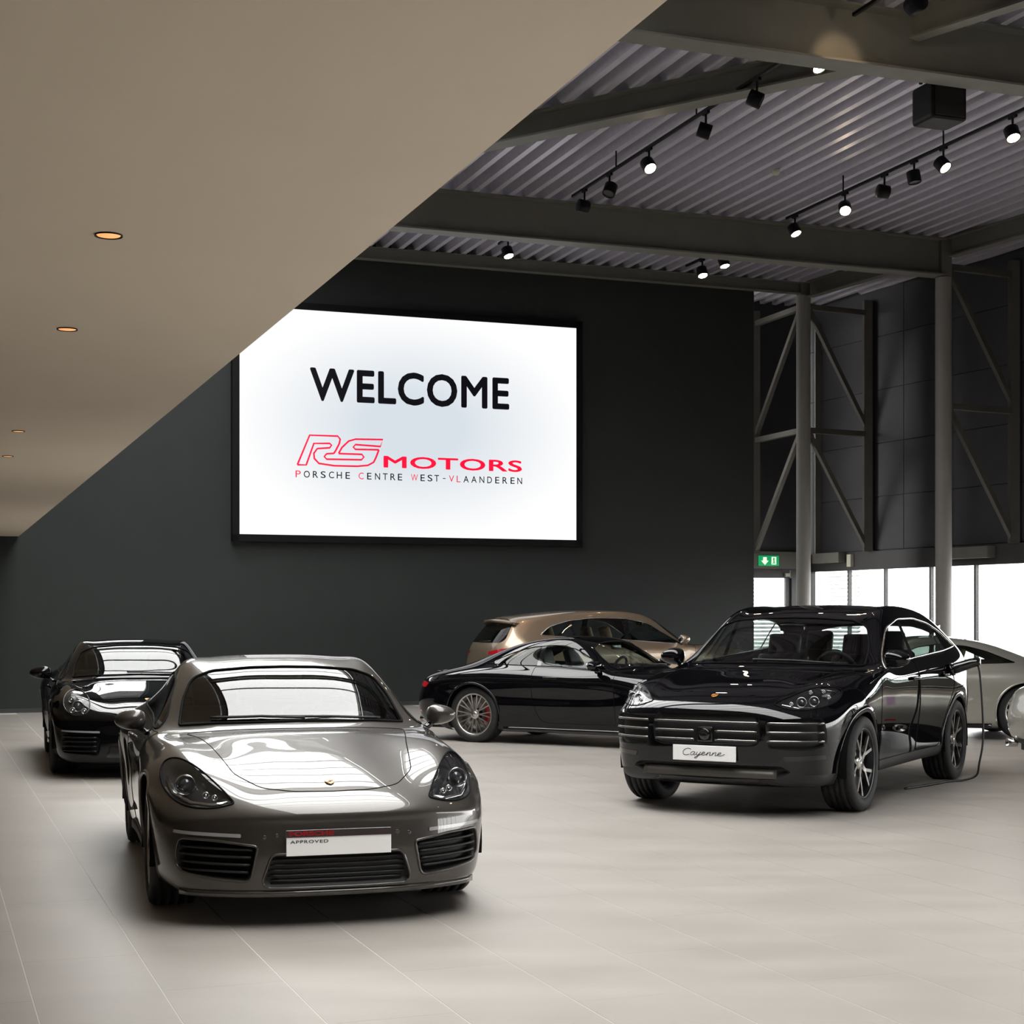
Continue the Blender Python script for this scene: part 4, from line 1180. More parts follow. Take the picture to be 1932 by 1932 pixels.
sub('frame', *join(box_geo((0, .07, 1.91), (6.34, .10, 4.08)), box_geo((0, .0, -.06), (6.34, .06, .12)), box_geo((0, .0, 3.886), (6.34, .06, .12)), box_geo((-3.11, .0, 1.91), (.12, .06, 4.08)), box_geo((3.11, .0, 1.91), (.12, .06, 4.08))), MAT['black_metal'], scr)
sub('display', *box_geo((0, .0, 1.914), (6.10, .03, 3.826)), screen_mat(), scr)
def fit_text(body, u0, u1, z0, z1, mat, bold=0., spacing=1., shear=0.):
    o = text_mesh(body, 1., mat, .0, bold=bold, spacing=spacing, shear=shear, align='LEFT', name='lettering')
    xs = [v.co.x for v in o.data.vertices]; ys = [v.co.y for v in o.data.vertices]
    ax, bx, ay, by = min(xs), max(xs), min(ys), max(ys)
    for v in o.data.vertices:
        v.co = Vector((su(u0) + (v.co.x - ax) / (bx - ax) * (u1 - u0), -.024 - (v.co.z > 0) * .004, sz(z0) + (v.co.y - ay) / (by - ay) * (z1 - z0)))
    o.parent = scr; return o
fit_text('WELCOME', 6.203, 9.812, 5.213, 5.788, BLK, .024, 1.06)
fit_text('MOTORS', 7.499, 10.055, 4.118, 4.325, RED, .02, 1.05)
for ch, u, red in (('P', 6.002, 1), ('O', 6.151, 0), ('R', 6.301, 0), ('S', 6.435, 0), ('C', 6.579, 0), ('H', 6.717, 0), ('E', 6.865, 0), ('C', 7.102, 1), ('E', 7.246, 0), ('N', 7.393, 0), ('T', 7.53, 0), ('R', 7.668, 0), ('E', 7.796, 0),
                   ('W', 8.056, 1), ('E', 8.206, 0), ('S', 8.339, 0), ('T', 8.462, 0), ('-', 8.6, 0), ('V', 8.734, 1), ('L', 8.865, 1), ('A', 9.004, 0), ('A', 9.151, 0), ('N', 9.298, 0), ('D', 9.442, 0), ('E', 9.586, 0), ('R', 9.731, 0), ('E', 9.876, 0), ('N', 10.011, 0)):
    w = {'W': .125, 'O': .105, 'A': .10, 'V': .095, 'L': .07, 'E': .078, 'S': .088, '-': .05, 'T': .085}.get(ch, .09)
    z0, z1 = (3.905, 4.02) if ch != '-' else (3.957, 3.970)
    fit_text(ch, u - w / 2, u + w / 2, z0, z1, RED if red else BLK, .006 if not red else .0)
logo = [[(5.989, 4.118), (6.201, 4.627), (6.69, 4.63), (6.733, 4.579), (6.717, 4.503), (6.656, 4.386), (6.622, 4.332)],
        [(5.989, 4.118), (6.141, 4.119), (6.274, 4.49), (6.549, 4.5), (6.582, 4.472), (6.549, 4.425), (6.334, 4.404), (6.274, 4.323), (6.281, 4.235), (6.361, 4.153), (6.629, 4.122), (7.034, 4.126), (7.222, 4.148), (7.324, 4.205), (7.369, 4.296), (7.417, 4.423)],
        [(7.417, 4.423), (7.001, 4.415), (6.963, 4.453), (7.001, 4.497), (7.444, 4.481), (7.489, 4.602), (7.001, 4.59), (6.882, 4.552), (6.764, 4.439), (6.706, 4.338)],
        [(6.622, 4.332), (6.495, 4.321), (6.455, 4.274), (6.495, 4.229), (7.109, 4.24), (7.15, 4.288), (7.116, 4.333), (6.706, 4.332)]]
for p in logo:
    sub('logo_outline', *sweep_geo([Vector((su(a), -.02, sz(b))) for a, b in p], .03, .012, nrm=(0, 1, 0)), RED, scr)
# ------------------------------------------------------------------ sports coupes
def base_sport(sp, level, win, lamp, rear_lamp=None, intake_style='cayman'):
    h = Hull(sp, level)
    for a in (sp['fa'], sp['ra']):
        h.cut('arch', circle(a, sp['wr'], sp['arch']), 'side')
    h.drop('arch')
    ws = lambda c, n: 1.3 < c.x < 2.3 and n.x < -.2
    h.cut('windshield', rp(win['screen'], .03), 'front', ws)
    h.cut('side_glass', rp(win['side'], .06), 'side', lambda c, n: c.z > .82)
    h.cut('quarter_glass', rp(win['quarter'], .0), 'side', lambda c, n: c.z > .82, over=('side_glass',))
    h.cut('pillar', rp(win['pillar'], .0), 'side', lambda c, n: c.z > .82, over=('side_glass', 'quarter_glass'))
    h.cut('rear_glass', rp(win['rear'], .06), 'top', lambda c, n: c.z > .9)
    h.cut('headlight', lamp, 'front', lambda c, n: c.x < 1.1)
    return h

CAY_WIN = dict(
    screen=[(-.1, .934, 0), (.45, .924), (.655, .908, .015), (.615, 1.05), (.552, 1.165, .05), (.43, 1.208), (.2, 1.226), (-.1, 1.231, 0)],
    side=[(1.60, .888, .02), (1.80, 1.005), (2.12, 1.150), (2.42, 1.192), (2.80, 1.152), (3.05, 1.082), (3.24, .985, .03), (3.0, .965), (2.3, .935)],
    quarter=[(2.70, .8), (2.70, 1.3), (3.4, 1.3), (3.4, .8)], pillar=[(2.65, .8), (2.65, 1.3), (2.71, 1.3), (2.71, .8)],
    rear=[(2.92, -.1, 0), (2.92, .36), (3.45, .43), (3.5, -.1, 0)])
N11_WIN = dict(
    screen=[(-.1, .948, 0), (.45, .938), (.655, .918, .015), (.618, 1.05), (.556, 1.168, .05), (.43, 1.215), (.2, 1.235), (-.1, 1.24, 0)],
    side=[(1.62, .895, .02), (1.80, .998), (2.12, 1.152), (2.40, 1.195), (2.75, 1.168), (3.0, 1.102), (3.33, .965, .02), (3.0, .955), (2.3, .94)],
    quarter=[(2.60, .8), (2.60, 1.3), (3.5, 1.3), (3.5, .8)], pillar=[(2.55, .8), (2.55, 1.3), (2.605, 1.3), (2.605, .8)],
    rear=[(2.88, -.1, 0), (2.88, .37), (3.6, .45), (3.68, -.1, 0)])

def sport_common(car, pmat, seatmat, win, door, hood, level):
    h = car.h
    car.part('windshield', 'windshield', MAT['car_glass'])
    car.part('side_glass', 'door_window', MAT['side_glass'], sides='pair')
    car.part('quarter_glass', 'quarter_window', MAT['side_glass'], sides='pair')
    car.part('pillar', 'window_pillar', MAT['gloss_black'], sides='pair', offset=.001)
    car.part('rear_glass', 'rear_window', MAT['car_glass'])
    car.part('body', 'body_shell', pmat)
    car.part('hood', 'hood', pmat)
    car.part('door', 'door', pmat, sides='pair')
    # gaps and rubbers
    car.sweep('door_gap', edge_path(h, 'side', rp(door, .03), .0), .0032, mat=MAT['seam'], closed=True, pair=True, seg=4)
    car.mesh('hood_gap', *sweep_geo(mirror_loop(h, 'top', rp(hood, .05), 0.), .0032, closed=True, seg=4), MAT['seam'])
    car.sweep('window_seal', edge_path(h, 'side', rp(win['side'], .06), .001), .006, mat=MAT['seam'], closed=True, pair=True, seg=6)
    car.mesh('windshield_seal', *sweep_geo(mirror_loop(h, 'front', rp(win['screen'], .03), .002), .008, closed=True), MAT['seam'])
    underbody(car)
    cabin(car, 1.45, 3.2, .22, .86, .70, seatmat, dash=(1.72, .90), seat_z=.24, seat_s=2.3)
    # door handle
    hd = h.at('side', door[3][0] - .13 if len(door) > 3 else 2.5, .80, .012)
    car.geo('door_handle', *box_geo(hd, (.20, .028, .03), .011), pmat, pair=True)
    car.mesh('interior_mirror', *box_geo((1.92, 0, 1.17), (.03, .22, .06), .012), MAT['gloss_black'])
    # side sill skirt
    P = [h.at('side', s, .185, .004) for s in np.linspace(sp_fa(h) + .42, sp_ra(h) - .42, 20)]
    car.sweep('side_sill', P, .05, .03, MAT['plastic'] if pmat is MAT['grey_paint'] else MAT['gloss_black'], nrm=(0, 1, 0), pair=True)
    arch_lips(car, pmat)

def sp_fa(h): return h.sp['fa']
def sp_ra(h): return h.sp['ra']

CAY_DOOR = [(1.50, .872), (1.475, .60), (1.45, .27), (2.50, .27, .10), (2.64, .50, .1), (2.69, .925), (2.2, .91), (1.7, .885)]
CAY_HOOD = [(.165, -.1, 0), (.18, .20), (.25, .345), (.45, .465), (.9, .535), (1.40, .63), (1.345, .40), (1.315, .2), (1.305, -.1, 0)]

def build_cayman(loc, heading, label):
    sp = spec_cayman()
    lamp = rp([(.488, .612, .02), (.60, .585), (.735, .592), (.808, .648), (.82, .722), (.793, .778), (.73, .803), (.65, .77), (.558, .69)], .08)
    h = base_sport(sp, 4, CAY_WIN, lamp)
    fr = lambda c, n: c.x < .6
    h.cut('drl', rp([(.47, .472), (.775, .482), (.78, .466), (.47, .454)], .006), 'front', fr)
    h.cut('side_intake', rp([(.392, .412, .02), (.58, .438), (.755, .446, .03), (.772, .36), (.76, .278, .05), (.59, .250), (.425, .236, .04)], .03), 'front', fr)
    h.cut('centre_intake', rp([(-.1, .372, 0), (.325, .372, .03), (.372, .235, .03), (.345, .205, .02), (-.1, .203, 0)], .02), 'front', fr)
    h.cut('door', rp(CAY_DOOR, .03), 'side', None, over=('body',))
    h.cut('hood', rp(CAY_HOOD, .05), 'top', None, over=('body',))
    h.cut('quarter_intake', rp([(2.80, .735), (3.02, .752), (2.985, .56), (2.87, .42), (2.80, .50)], .05), 'side', None, over=('body',))
    h.cut('tail_light', rp([(.45, .74), (.80, .72), (.81, .80), (.60, .815), (.45, .80)], .02), 'rear', lambda c, n: c.x > 3.5)
    h.finish()
    car = Car(h, 'sports_car', label, 'car', loc, heading)
    pm = MAT['grey_paint']
    sport_common(car, pm, MAT['leather_red'], CAY_WIN, CAY_DOOR, CAY_HOOD, 4)
    car.part('quarter_intake', 'quarter_intake', MAT['intake'], sides='pair', recess=.05)
    car.part('tail_light', 'tail_light', MAT['tail_red'], sides='pair')
    car.part('drl', 'running_light', MAT['drl'], sides='pair', offset=.004)
    # intakes with slats
    for o, m in zip(car.part('side_intake', 'side_intake', MAT['intake'], sides='pair', recess=.06, slope=3), (1, -1)):
        for z, y0, y1 in ((.278, .44, .745), (.316, .43, .755), (.354, .425, .76), (.392, .418, .755)):
            P = [h.at('front', y, z + .012 * (y - .45) / .35, -.022) for y in np.linspace(y0, y1, 10)]
            P = [Vector((p.x, p.y * m, p.z)) for p in P]
            car.mesh('intake_slat', *sweep_geo(P, .035, .010, nrm=(.35, 0, 1)), MAT['slat'], parent=o)
        # body lip round the opening
        P = edge_path(h, 'front', h.cuts['side_intake'][0], .001); P = [Vector((p.x, p.y * m, p.z)) for p in P]
        car.mesh('intake_lip', *sweep_geo(P, .007, closed=True), pm, parent=o)
    o = car.part('centre_intake', 'centre_intake', MAT['intake'], recess=.03, slope=2)[0]
    for z in (.235, .262, .289, .316, .343):
        yy = .345 if z > .24 else .33
        car.mesh('intake_slat', *sweep_geo([h.at('front', y, z, -.022) for y in np.linspace(-yy, yy, 16)], .012, .008, nrm=(0, 0, 1)), MAT['slat'], parent=o)
    car.mesh('intake_lip', *sweep_geo(mirror_loop(h, 'front', h.cuts['centre_intake'][0], .001), .007, closed=True), pm, parent=o)
    # crease above the running lights and the lip under the nose
    car.mesh('front_lip', *sweep_geo([h.at('front', y, .178, .004) for y in np.linspace(-.74, .74, 40)], .022, .03, nrm=(0, 0, 1)), pm)
    lamp_unit(car, 'headlight', MAT['bowl'], [('front', .722, .698, .048, .026, 'projector'), ('front', .622, .652, .014, .012, 'bowl_silver'), ('front', .582, .641, .012, .010, 'bowl_silver')], depth=.045,
              eyebrow=[([(.525, .622), (.60, .610), (.70, .616), (.775, .648), (.795, .71)], .018)])
    car.sweep('headlight_gap', edge_path(h, 'front', lamp, .001), .005, mat=MAT['seam'], closed=True, pair=True, seg=5)
    # parking sensors, washer
    for y, z in ((.36, .455), (.30, .462)):
        p = h.at('front', y, z, .001)
        car.geo('parking_sensor', *ellip_geo(p, (.002, .011, .011), 12, 6), pm, pair=True)
    # number plate carrier with plate
    n = Vector((-1, 0, .08)).normalized(); c = h.at('front', 0, .43, .02)
    pl = car.mesh('number_plate', *box_geo((c.x, 0, .428), (.012, .52, .125), .003), MAT['plate_white'], smooth=False)
    car.mesh('plate_band', *box_geo((c.x - .007, 0, .4735), (.004, .52, .034)), MAT['plate_dark'], parent=pl, smooth=False)
    for body, sz, y, z, mt, sx, bold, spc in (('PORSCHE', .030, .248, .4735, 'plate_red', 1.62, .0012, 1.06), ('APPROVED', .021, .240, .434, 'print_black', 1.62, .0002, 1.15)):
        t = text_mesh(body, sz, MAT[mt], .0006, bold=bold, spacing=spc, align='LEFT'); t.parent = pl
        t.matrix_local = Matrix.Translation((car.mid - (c.x - .0098 if mt == 'plate_red' else c.x - .0066), -y, z)) @ Matrix.Rotation(math.radians(90), 4, 'Z') @ Matrix.Rotation(math.radians(90), 4, 'X') @ Matrix.Diagonal((sx, 1, 1, 1))
    b = h.at('top', .27, 0, .002); crest(car, b, (-.3, 0, .95), .045)
    mirror_unit(car, 1.70, .922, .938, (.075, .09, .058), pm, (1.70, .80, .865))
    wiper(car, [[(.50, .93), (.2, .945), (-.12, .95)], [(.05, .942), (-.2, .952), (-.48, .945)]])
    add_wheels(car, 'five')
    return car
# ------------------------------------------------------------------ rear-engined coupes
N11_DOOR = [(1.52, .882), (1.50, .60), (1.48, .27), (2.48, .27, .10), (2.60, .50, .1), (2.62, .935), (2.2, .92), (1.7, .892)]
N11_HOOD = [(.30, -.1, 0), (.31, .20), (.36, .36), (.52, .475), (.9, .54), (1.40, .635), (1.345, .40), (1.315, .2), (1.305, -.1, 0)]

def build_911(loc, heading, label, pm, seatmat, wheel='multi', front='new', level=3, group=None, tail='slim'):
    sp = spec_911(front)
    lamp = circle(.66, .715, .118, 32, squash=.98)
    h = base_sport(sp, level, N11_WIN, lamp)
    fr = lambda c, n: c.x < .6
    h.cut('drl', rp([(.46, .462), (.80, .468), (.80, .452), (.46, .444)], .006), 'front', fr)
    h.cut('side_intake', rp([(.44, .425), (.80, .43), (.80, .255), (.47, .225)], .04), 'front', fr)
    h.cut('centre_intake', rp([(-.1, .33, 0), (.38, .33), (.41, .215), (-.1, .205, 0)], .03), 'front', fr)
    h.cut('door', rp(N11_DOOR, .03), 'side', None, over=('body',))
    h.cut('hood', rp(N11_HOOD, .05), 'top', None, over=('body',))
    if tail == 'slim':
        tl = rp([(.42, .672), (.62, .680), (.845, .66), (.862, .715), (.80, .737), (.42, .715)], .015)
    else:
        tl = rp([(.55, .60), (.845, .60), (.862, .715), (.80, .737), (.55, .725)], .03)
    rr = lambda c, n: c.x > 3.7
    h.cut('tail_light', tl, 'rear', rr)
    h.cut('rear_reflector', rp([(.50, .345), (.80, .35), (.80, .375), (.50, .37)], .008), 'rear', rr)
    h.cut('rear_valance', rp([(-.1, .30, 0), (.72, .30), (.78, .19), (-.1, .19, 0)], .04), 'rear', rr)
    h.finish()
    car = Car(h, 'sports_car', label, 'car', loc, heading, group)
    sport_common(car, pm, seatmat, N11_WIN, N11_DOOR, N11_HOOD, level)
    car.part('drl', 'running_light', MAT['drl'], sides='pair', offset=.004)
    for o, m in zip(car.part('side_intake', 'side_intake', MAT['intake'], sides='pair', recess=.06, slope=3), (1, -1)):
        for z in (.27, .315, .36, .40):
            P = [h.at('front', y, z, -.012) for y in np.linspace(.49, .79, 10)]
            car.mesh('intake_slat', *sweep_geo([Vector((p.x, p.y * m, p.z)) for p in P], .03, .012, nrm=(.35, 0, 1)), MAT['rim_dark'], parent=o)
    car.part('centre_intake', 'centre_intake', MAT['intake'], recess=.04)
    car.part('tail_light', 'tail_light', MAT['tail_red' if tail == 'slim' else 'tail_clear'], sides='pair', offset=.003)
    car.part('rear_reflector', 'rear_reflector', MAT['tail_red'], sides='pair', offset=.003)
    car.part('rear_valance', 'rear_valance', MAT['plastic'])
    lens = lamp_unit(car, 'headlight', MAT['bowl'], [('front', .66, .715, .05, .035, 'projector')] + [('front', .66 + .06 * a, .715 + .058 * b, .024, .03, 'bowl_silver') for a, b in ((-1, -.9), (1, -.9), (-1, .9), (1, .9))], depth=.05)
    car.sweep('headlight_ring', edge_path(h, 'front', lamp, .002), .007, mat=pm, closed=True, pair=True, seg=6)
    b = h.at('top', .36, 0, .002); crest(car, b, (-.3, 0, .95), .045)
    # deck lid spoiler edge and lid gap
    P = [h.at('top', 4.20 - .10 * (y / .6) ** 2, y, .006) for y in np.linspace(-.62, .62, 24)]
    car.mesh('spoiler_lip', *sweep_geo(P, .12, .012, nrm=(0, 0, 1)), pm)
    mirror_unit(car, 1.72, .965, .965, (.085, .11, .062), pm, (1.72, .80, .88))
    wiper(car, [[(.50, .942), (.2, .955), (-.12, .96)]])
    # side marker
    p = h.at('side', .60, .55, .002)
    car.geo('side_marker', *box_geo(p, (.06, .006, .02), .002), MAT['amber'], pair=True)
    add_wheels(car, wheel, spin=.0)
    # exhausts
    car.geo('exhaust_pipe', *lathe_geo([(4.38, .045), (4.48, .045), (4.48, .039), (4.38, .039)], 20, 'x', (0, .45, .24)), MAT['chrome'], pair=True)
    return car
# ------------------------------------------------------------------ big five-door suv
SUV_DOOR1 = [(1.46, 1.085), (1.44, .80), (1.46, .36), (2.55, .36), (2.60, .80), (2.60, 1.165), (2.1, 1.135)]
SUV_DOOR2 = [(2.62, 1.165), (2.62, .80), (2.57, .36), (3.30, .36, .08), (3.42, .66, .2), (3.70, .90, .1), (3.66, 1.20)]
SUV_HOOD = [(.115, -.1, 0), (.125, .25), (.20, .47), (.36, .60), (.9, .675), (1.45, .74), (1.36, .5), (1.30, .25), (1.285, -.1, 0)]

def build_suv(loc, heading, label, pm, seatmat, style='new', level=4, glass_mat='side_glass', trim='chrome'):
    sp = spec_suv(style); h = Hull(sp, level)
    for a in (sp['fa'], sp['ra']): h.cut('arch', circle(a, sp['wr'], sp['arch']), 'side')
    h.drop('arch')
    hi = lambda c, n: c.z > 1.0
    screen = [(-.1, 1.150, 0), (.54, 1.138), (.775, 1.128, .02), (.735, 1.30), (.662, 1.475, .05), (.53, 1.532), (.22, 1.553), (-.1, 1.56, 0)]
    side = [(1.66, 1.105, .03), (1.86, 1.235), (2.22, 1.465), (2.62, 1.548), (3.15, 1.555), (3.60, 1.505), (3.95, 1.40, .08), (4.12, 1.262, .04), (3.6, 1.222), (2.6, 1.172)]
    low = lambda q: (q[0], q[1] - max(0, q[1] - 1.2) * .085) + tuple(q[2:])
    screen = [low(q) for q in screen]; side = [low(q) for q in side]
    h.cut('windshield', rp(screen, .03), 'front', lambda c, n: 1.3 < c.x < 2.4 and n.x < -.2)
    h.cut('side_glass', rp(side, .08), 'side', hi)
    h.cut('rear_door_glass', rp([(2.66, 1.0), (2.66, 1.7), (3.62, 1.7), (3.50, 1.0)], 0), 'side', hi, over=('side_glass',))
    h.cut('quarter_glass', rp([(3.50, 1.0), (3.62, 1.7), (4.4, 1.7), (4.4, 1.0)], 0), 'side', hi, over=('side_glass',))
    h.cut('pillar', rp([(2.555, 1.0), (2.575, 1.7), (2.665, 1.7), (2.655, 1.0)], 0), 'side', hi, over=('side_glass', 'rear_door_glass'))
    h.cut('rear_pillar', rp([(3.485, 1.0), (3.60, 1.7), (3.64, 1.7), (3.53, 1.0)], 0), 'side', hi, over=('rear_door_glass', 'quarter_glass'))
    rr = lambda c, n: c.x > 4.0
    h.cut('rear_glass', rp([(-.1, 1.135, 0), (.60, 1.135), (.66, 1.19), (.56, 1.43), (-.1, 1.45, 0)], .05), 'rear', rr)
    fr = lambda c, n: c.x < 1.1
    lamp = rp([(.50, .872, .02), (.62, .828), (.76, .825), (.872, .862), (.893, .93), (.862, .985), (.76, .998), (.66, .967), (.57, .915)], .06)
    h.cut('headlight', lamp, 'front', fr)
    h.cut('centre_grille', rp([(-.1, .805, 0), (.415, .800), (.445, .70), (.43, .565), (.36, .545), (-.1, .54, 0)], .03), 'front', fr)
    h.cut('side_intake', rp([(.475, .755), (.80, .772), (.862, .76), (.878, .66), (.872, .555), (.79, .52), (.50, .53)], .03), 'front', fr)
    h.cut('lower_grille', rp([(-.1, .405, 0), (.58, .405), (.66, .36), (.56, .30), (-.1, .29, 0)], .03), 'front', fr)
    h.cut('corner_lamp', rp([(.60, .475), (.86, .49), (.865, .455), (.62, .44)], .012), 'front', fr)
    h.cut('front_door', rp(SUV_DOOR1, .03), 'side', None, over=('body',))
    h.cut('rear_door', rp(SUV_DOOR2, .03), 'side', None, over=('body',))
    h.cut('hood', rp(SUV_HOOD, .05), 'top', None, over=('body',))
    h.cut('cladding', rp([(-.2, .1), (-.2, .335), (1.2, .335), (1.5, .355), (3.3, .355), (3.6, .40), (5.2, .40), (5.2, .1)], 0), 'side', None, over=('body',))
    h.cut('tail_light', rp([(.40, .955), (.60, .965), (.905, .97), (.91, 1.03), (.83, 1.06), (.60, 1.03), (.40, .995)], .02), 'rear', rr)
    h.cut('rear_reflector', rp([(.55, .50), (.85, .51), (.85, .54), (.55, .53)], .008), 'rear', rr)
    h.cut('rear_valance', rp([(-.1, .43, 0), (.75, .43), (.80, .26), (-.1, .26, 0)], .04), 'rear', rr)
    h.finish()
    car = Car(h, 'suv', label, 'car', loc, heading)
    car.part('body', 'body_shell', pm); car.part('hood', 'hood', pm)
    car.part('front_door', 'front_door', pm, sides='pair'); car.part('rear_door', 'rear_door', pm, sides='pair')
    car.part('cladding', 'lower_cladding', MAT['plastic'])
    car.part('windshield', 'windshield', MAT['car_glass'])
    car.part('side_glass', 'front_door_window', MAT[glass_mat], sides='pair')
    car.part('rear_door_glass', 'rear_door_window', MAT[glass_mat], sides='pair')
    car.part('quarter_glass', 'quarter_window', MAT[glass_mat], sides='pair')
    car.part('pillar', 'window_pillar', MAT['gloss_black'], sides='pair', offset=.001)
    car.part('rear_pillar', 'rear_window_pillar', MAT['gloss_black'], sides='pair', offset=.001)
    car.part('rear_glass', 'rear_window', MAT['car_glass'])
    for d in (SUV_DOOR1, SUV_DOOR2):
        car.sweep('door_gap', edge_path(h, 'side', rp(d, .03), 0), .0035, mat=MAT['seam'], closed=True, pair=True, seg=4)
    car.mesh('hood_gap', *sweep_geo(mirror_loop(h, 'top', rp(SUV_HOOD, .05), 0.), .0035, closed=True, seg=4), MAT['seam'])
    car.sweep('window_trim', edge_path(h, 'side', rp(side, .08), .002), .008, mat=MAT['chrome'] if trim == 'chrome' else MAT['gloss_black'], closed=True, pair=True, seg=6)
    car.mesh('windshield_seal', *sweep_geo(mirror_loop(h, 'front', rp(screen, .03), .002), .008, closed=True), MAT['seam'])
    underbody(car)
    cabin(car, 1.5, 4.3, .42, 1.06, .74, seatmat, rear=1.0, dash=(1.78, 1.09), seat_z=.48, seat_s=2.35)
    car.mesh('interior_mirror', *box_geo((1.98, 0, 1.44), (.03, .22, .06), .012), MAT['gloss_black'])
    # front end
    o = car.part('centre_grille', 'centre_grille', MAT['intake'], recess=.05, slope=3)[0]
    for z in (.590, .658):
        for m in (1, -1):
            P = [h.at('front', y * m, z, -.004) for y in np.linspace(.085, .42, 12)]
            car.mesh('grille_bar', *sweep_geo(P, .024, .014, nrm=(0, 0, 1)), MAT['gloss_black'], parent=o)
            car.mesh('bar_trim', *sweep_geo([p + Vector((-.013, 0, .006)) for p in P], .004, .006, nrm=(0, 0, 1)), MAT['chrome'], parent=o)
    P = [h.at('front', y, .728, -.002) for y in np.linspace(-.43, .43, 26)]
    car.mesh('grille_bar', *sweep_geo(P, .024, .015, nrm=(0, 0, 1)), MAT['gloss_black'], parent=o)
    car.mesh('bar_trim', *sweep_geo([p + Vector((-.013, 0, .006)) for p in P], .004, .006, nrm=(0, 0, 1)), MAT['chrome'], parent=o)
    c = h.at('front', 0, .632, .0)
    car.mesh('radar_cover', *join(box_geo((c.x + .012, 0, .632), (.03, .13, .12), .012), ellip_geo((c.x - .004, -.0, .632), (.012, .045, .045))), MAT['gloss_black'], parent=o)
    for o, m in zip(car.part('side_intake', 'side_intake', MAT['intake'], sides='pair', recess=.05, slope=3), (1, -1)):
        for z in (.590, .658, .728):
            P = [h.at('front', y, z, -.006) for y in np.linspace(.49, .862, 12)]; P = [Vector((p.x, p.y * m, p.z)) for p in P]
            car.mesh('grille_bar', *sweep_geo(P, .024, .014, nrm=(0, 0, 1)), MAT['gloss_black'], parent=o)
            car.mesh('bar_trim', *sweep_geo([p + Vector((-.012, .004 * m, .006)) for p in P], .004, .006, nrm=(0, 0, 1)), MAT['chrome'], parent=o)
    car.part('lower_grille', 'lower_grille', MAT['intake'], recess=.05)
    car.part('corner_lamp', 'corner_lamp', MAT['gloss_black'], sides='pair', offset=.003)
    P = [h.at('front', y, .345, -.001) for y in np.linspace(-.55, .55, 30)]
    car.mesh('skid_plate', *sweep_geo(P, .085, .010, nrm=(-1, 0, .5)), principled('skid_plate_grey', (.075, .068, .06), .45, .5))
    cs = [('front', .69, .903, .036, .03, 'projector'), ('front', .775, .907, .036, .03, 'projector')] + [('front', y, z, .012, .012, 'bowl_silver') for y, z in ((.63, .878), (.72, .962), (.80, .967), (.845, .92))]
    lamp_unit(car, 'headlight', MAT['bowl'], cs, depth=.05, eyebrow=[([(.56, .872), (.68, .85), (.80, .852)], .012), ([(.72, .982), (.80, .982), (.85, .967)], .008)])
    car.sweep('headlight_gap', edge_path(h, 'front', lamp, .001), .005, mat=MAT['seam'], closed=True, pair=True, seg=5)
    b = h.at('top', .20, 0, .002); crest(car, b, (-.35, 0, .93), .05)
    c = h.at('front', 0, .487, .012)
    pl = car.mesh('number_plate', *box_geo((c.x - .004, 0, .487), (.012, .52, .118), .004), MAT['plate_white'], smooth=False)
    car.plate_x = c.x - .010
    car.plate = pl
    # rear
    car.part('tail_light', 'tail_light', MAT['tail_red'], sides='pair', offset=.004)
    car.part('rear_reflector', 'rear_reflector', MAT['tail_red'], sides='pair', offset=.003)
    car.part('rear_valance', 'rear_valance', MAT['plastic'])
    P0 = [Vector((4.42 - .22 * (abs(y) / .56) ** 2.2, y * 1.1, 1.516 - .10 * (abs(y) / .56) ** 2.5)) for y in np.linspace(-.56, .56, 24)]
    P1 = [Vector((4.64 - .14 * (abs(y) / .56) ** 2, y * 1.1, 1.488 - .035 * (abs(y) / .56) ** 2)) for y in np.linspace(-.58, .58, 24)]
    V = []; F = []
    for a, b2 in zip(P0, P1):
        V += [a + Vector((0, 0, .004)), b2 + Vector((0, 0, .006)), b2 - Vector((.005, 0, .03)), a - Vector((-.06, 0, .05))]
    for k in range(23):
        for q in range(4): F.append([k * 4 + q, k * 4 + (q + 1) % 4, k * 4 + 4 + (q + 1) % 4, k * 4 + 4 + q])
    F += [[0, 1, 2, 3], [92, 93, 94, 95]]
    car.mesh('roof_spoiler', V, F, pm)
    P = [h.at('rear', .05, 1.14, .012), h.at('rear', -.35, 1.155, .012)]
    car.mesh('rear_wiper', *sweep_geo(P, .018, .02, nrm=(1, 0, 0)), MAT['plastic'])
    for d, s in ((SUV_DOOR1, 2.45), (SUV_DOOR2, 3.42)):
        hd = h.at('side', s, 1.0, .016); car.geo('door_handle', *box_geo(hd, (.22, .03, .035), .012), pm, pair=True)
    # arch claddings
    arch_lips(car, MAT['plastic'] if style == 'old' else pm, w=.05)
    mirror_unit(car, 1.70, 1.01, 1.185, (.09, .11, .072), pm, (1.68, .89, 1.085), .03)
    wiper(car, [[(.55, 1.142), (.2, 1.160), (-.15, 1.165)]])
    add_wheels(car, 'suv', spin=math.radians(20))
    return car
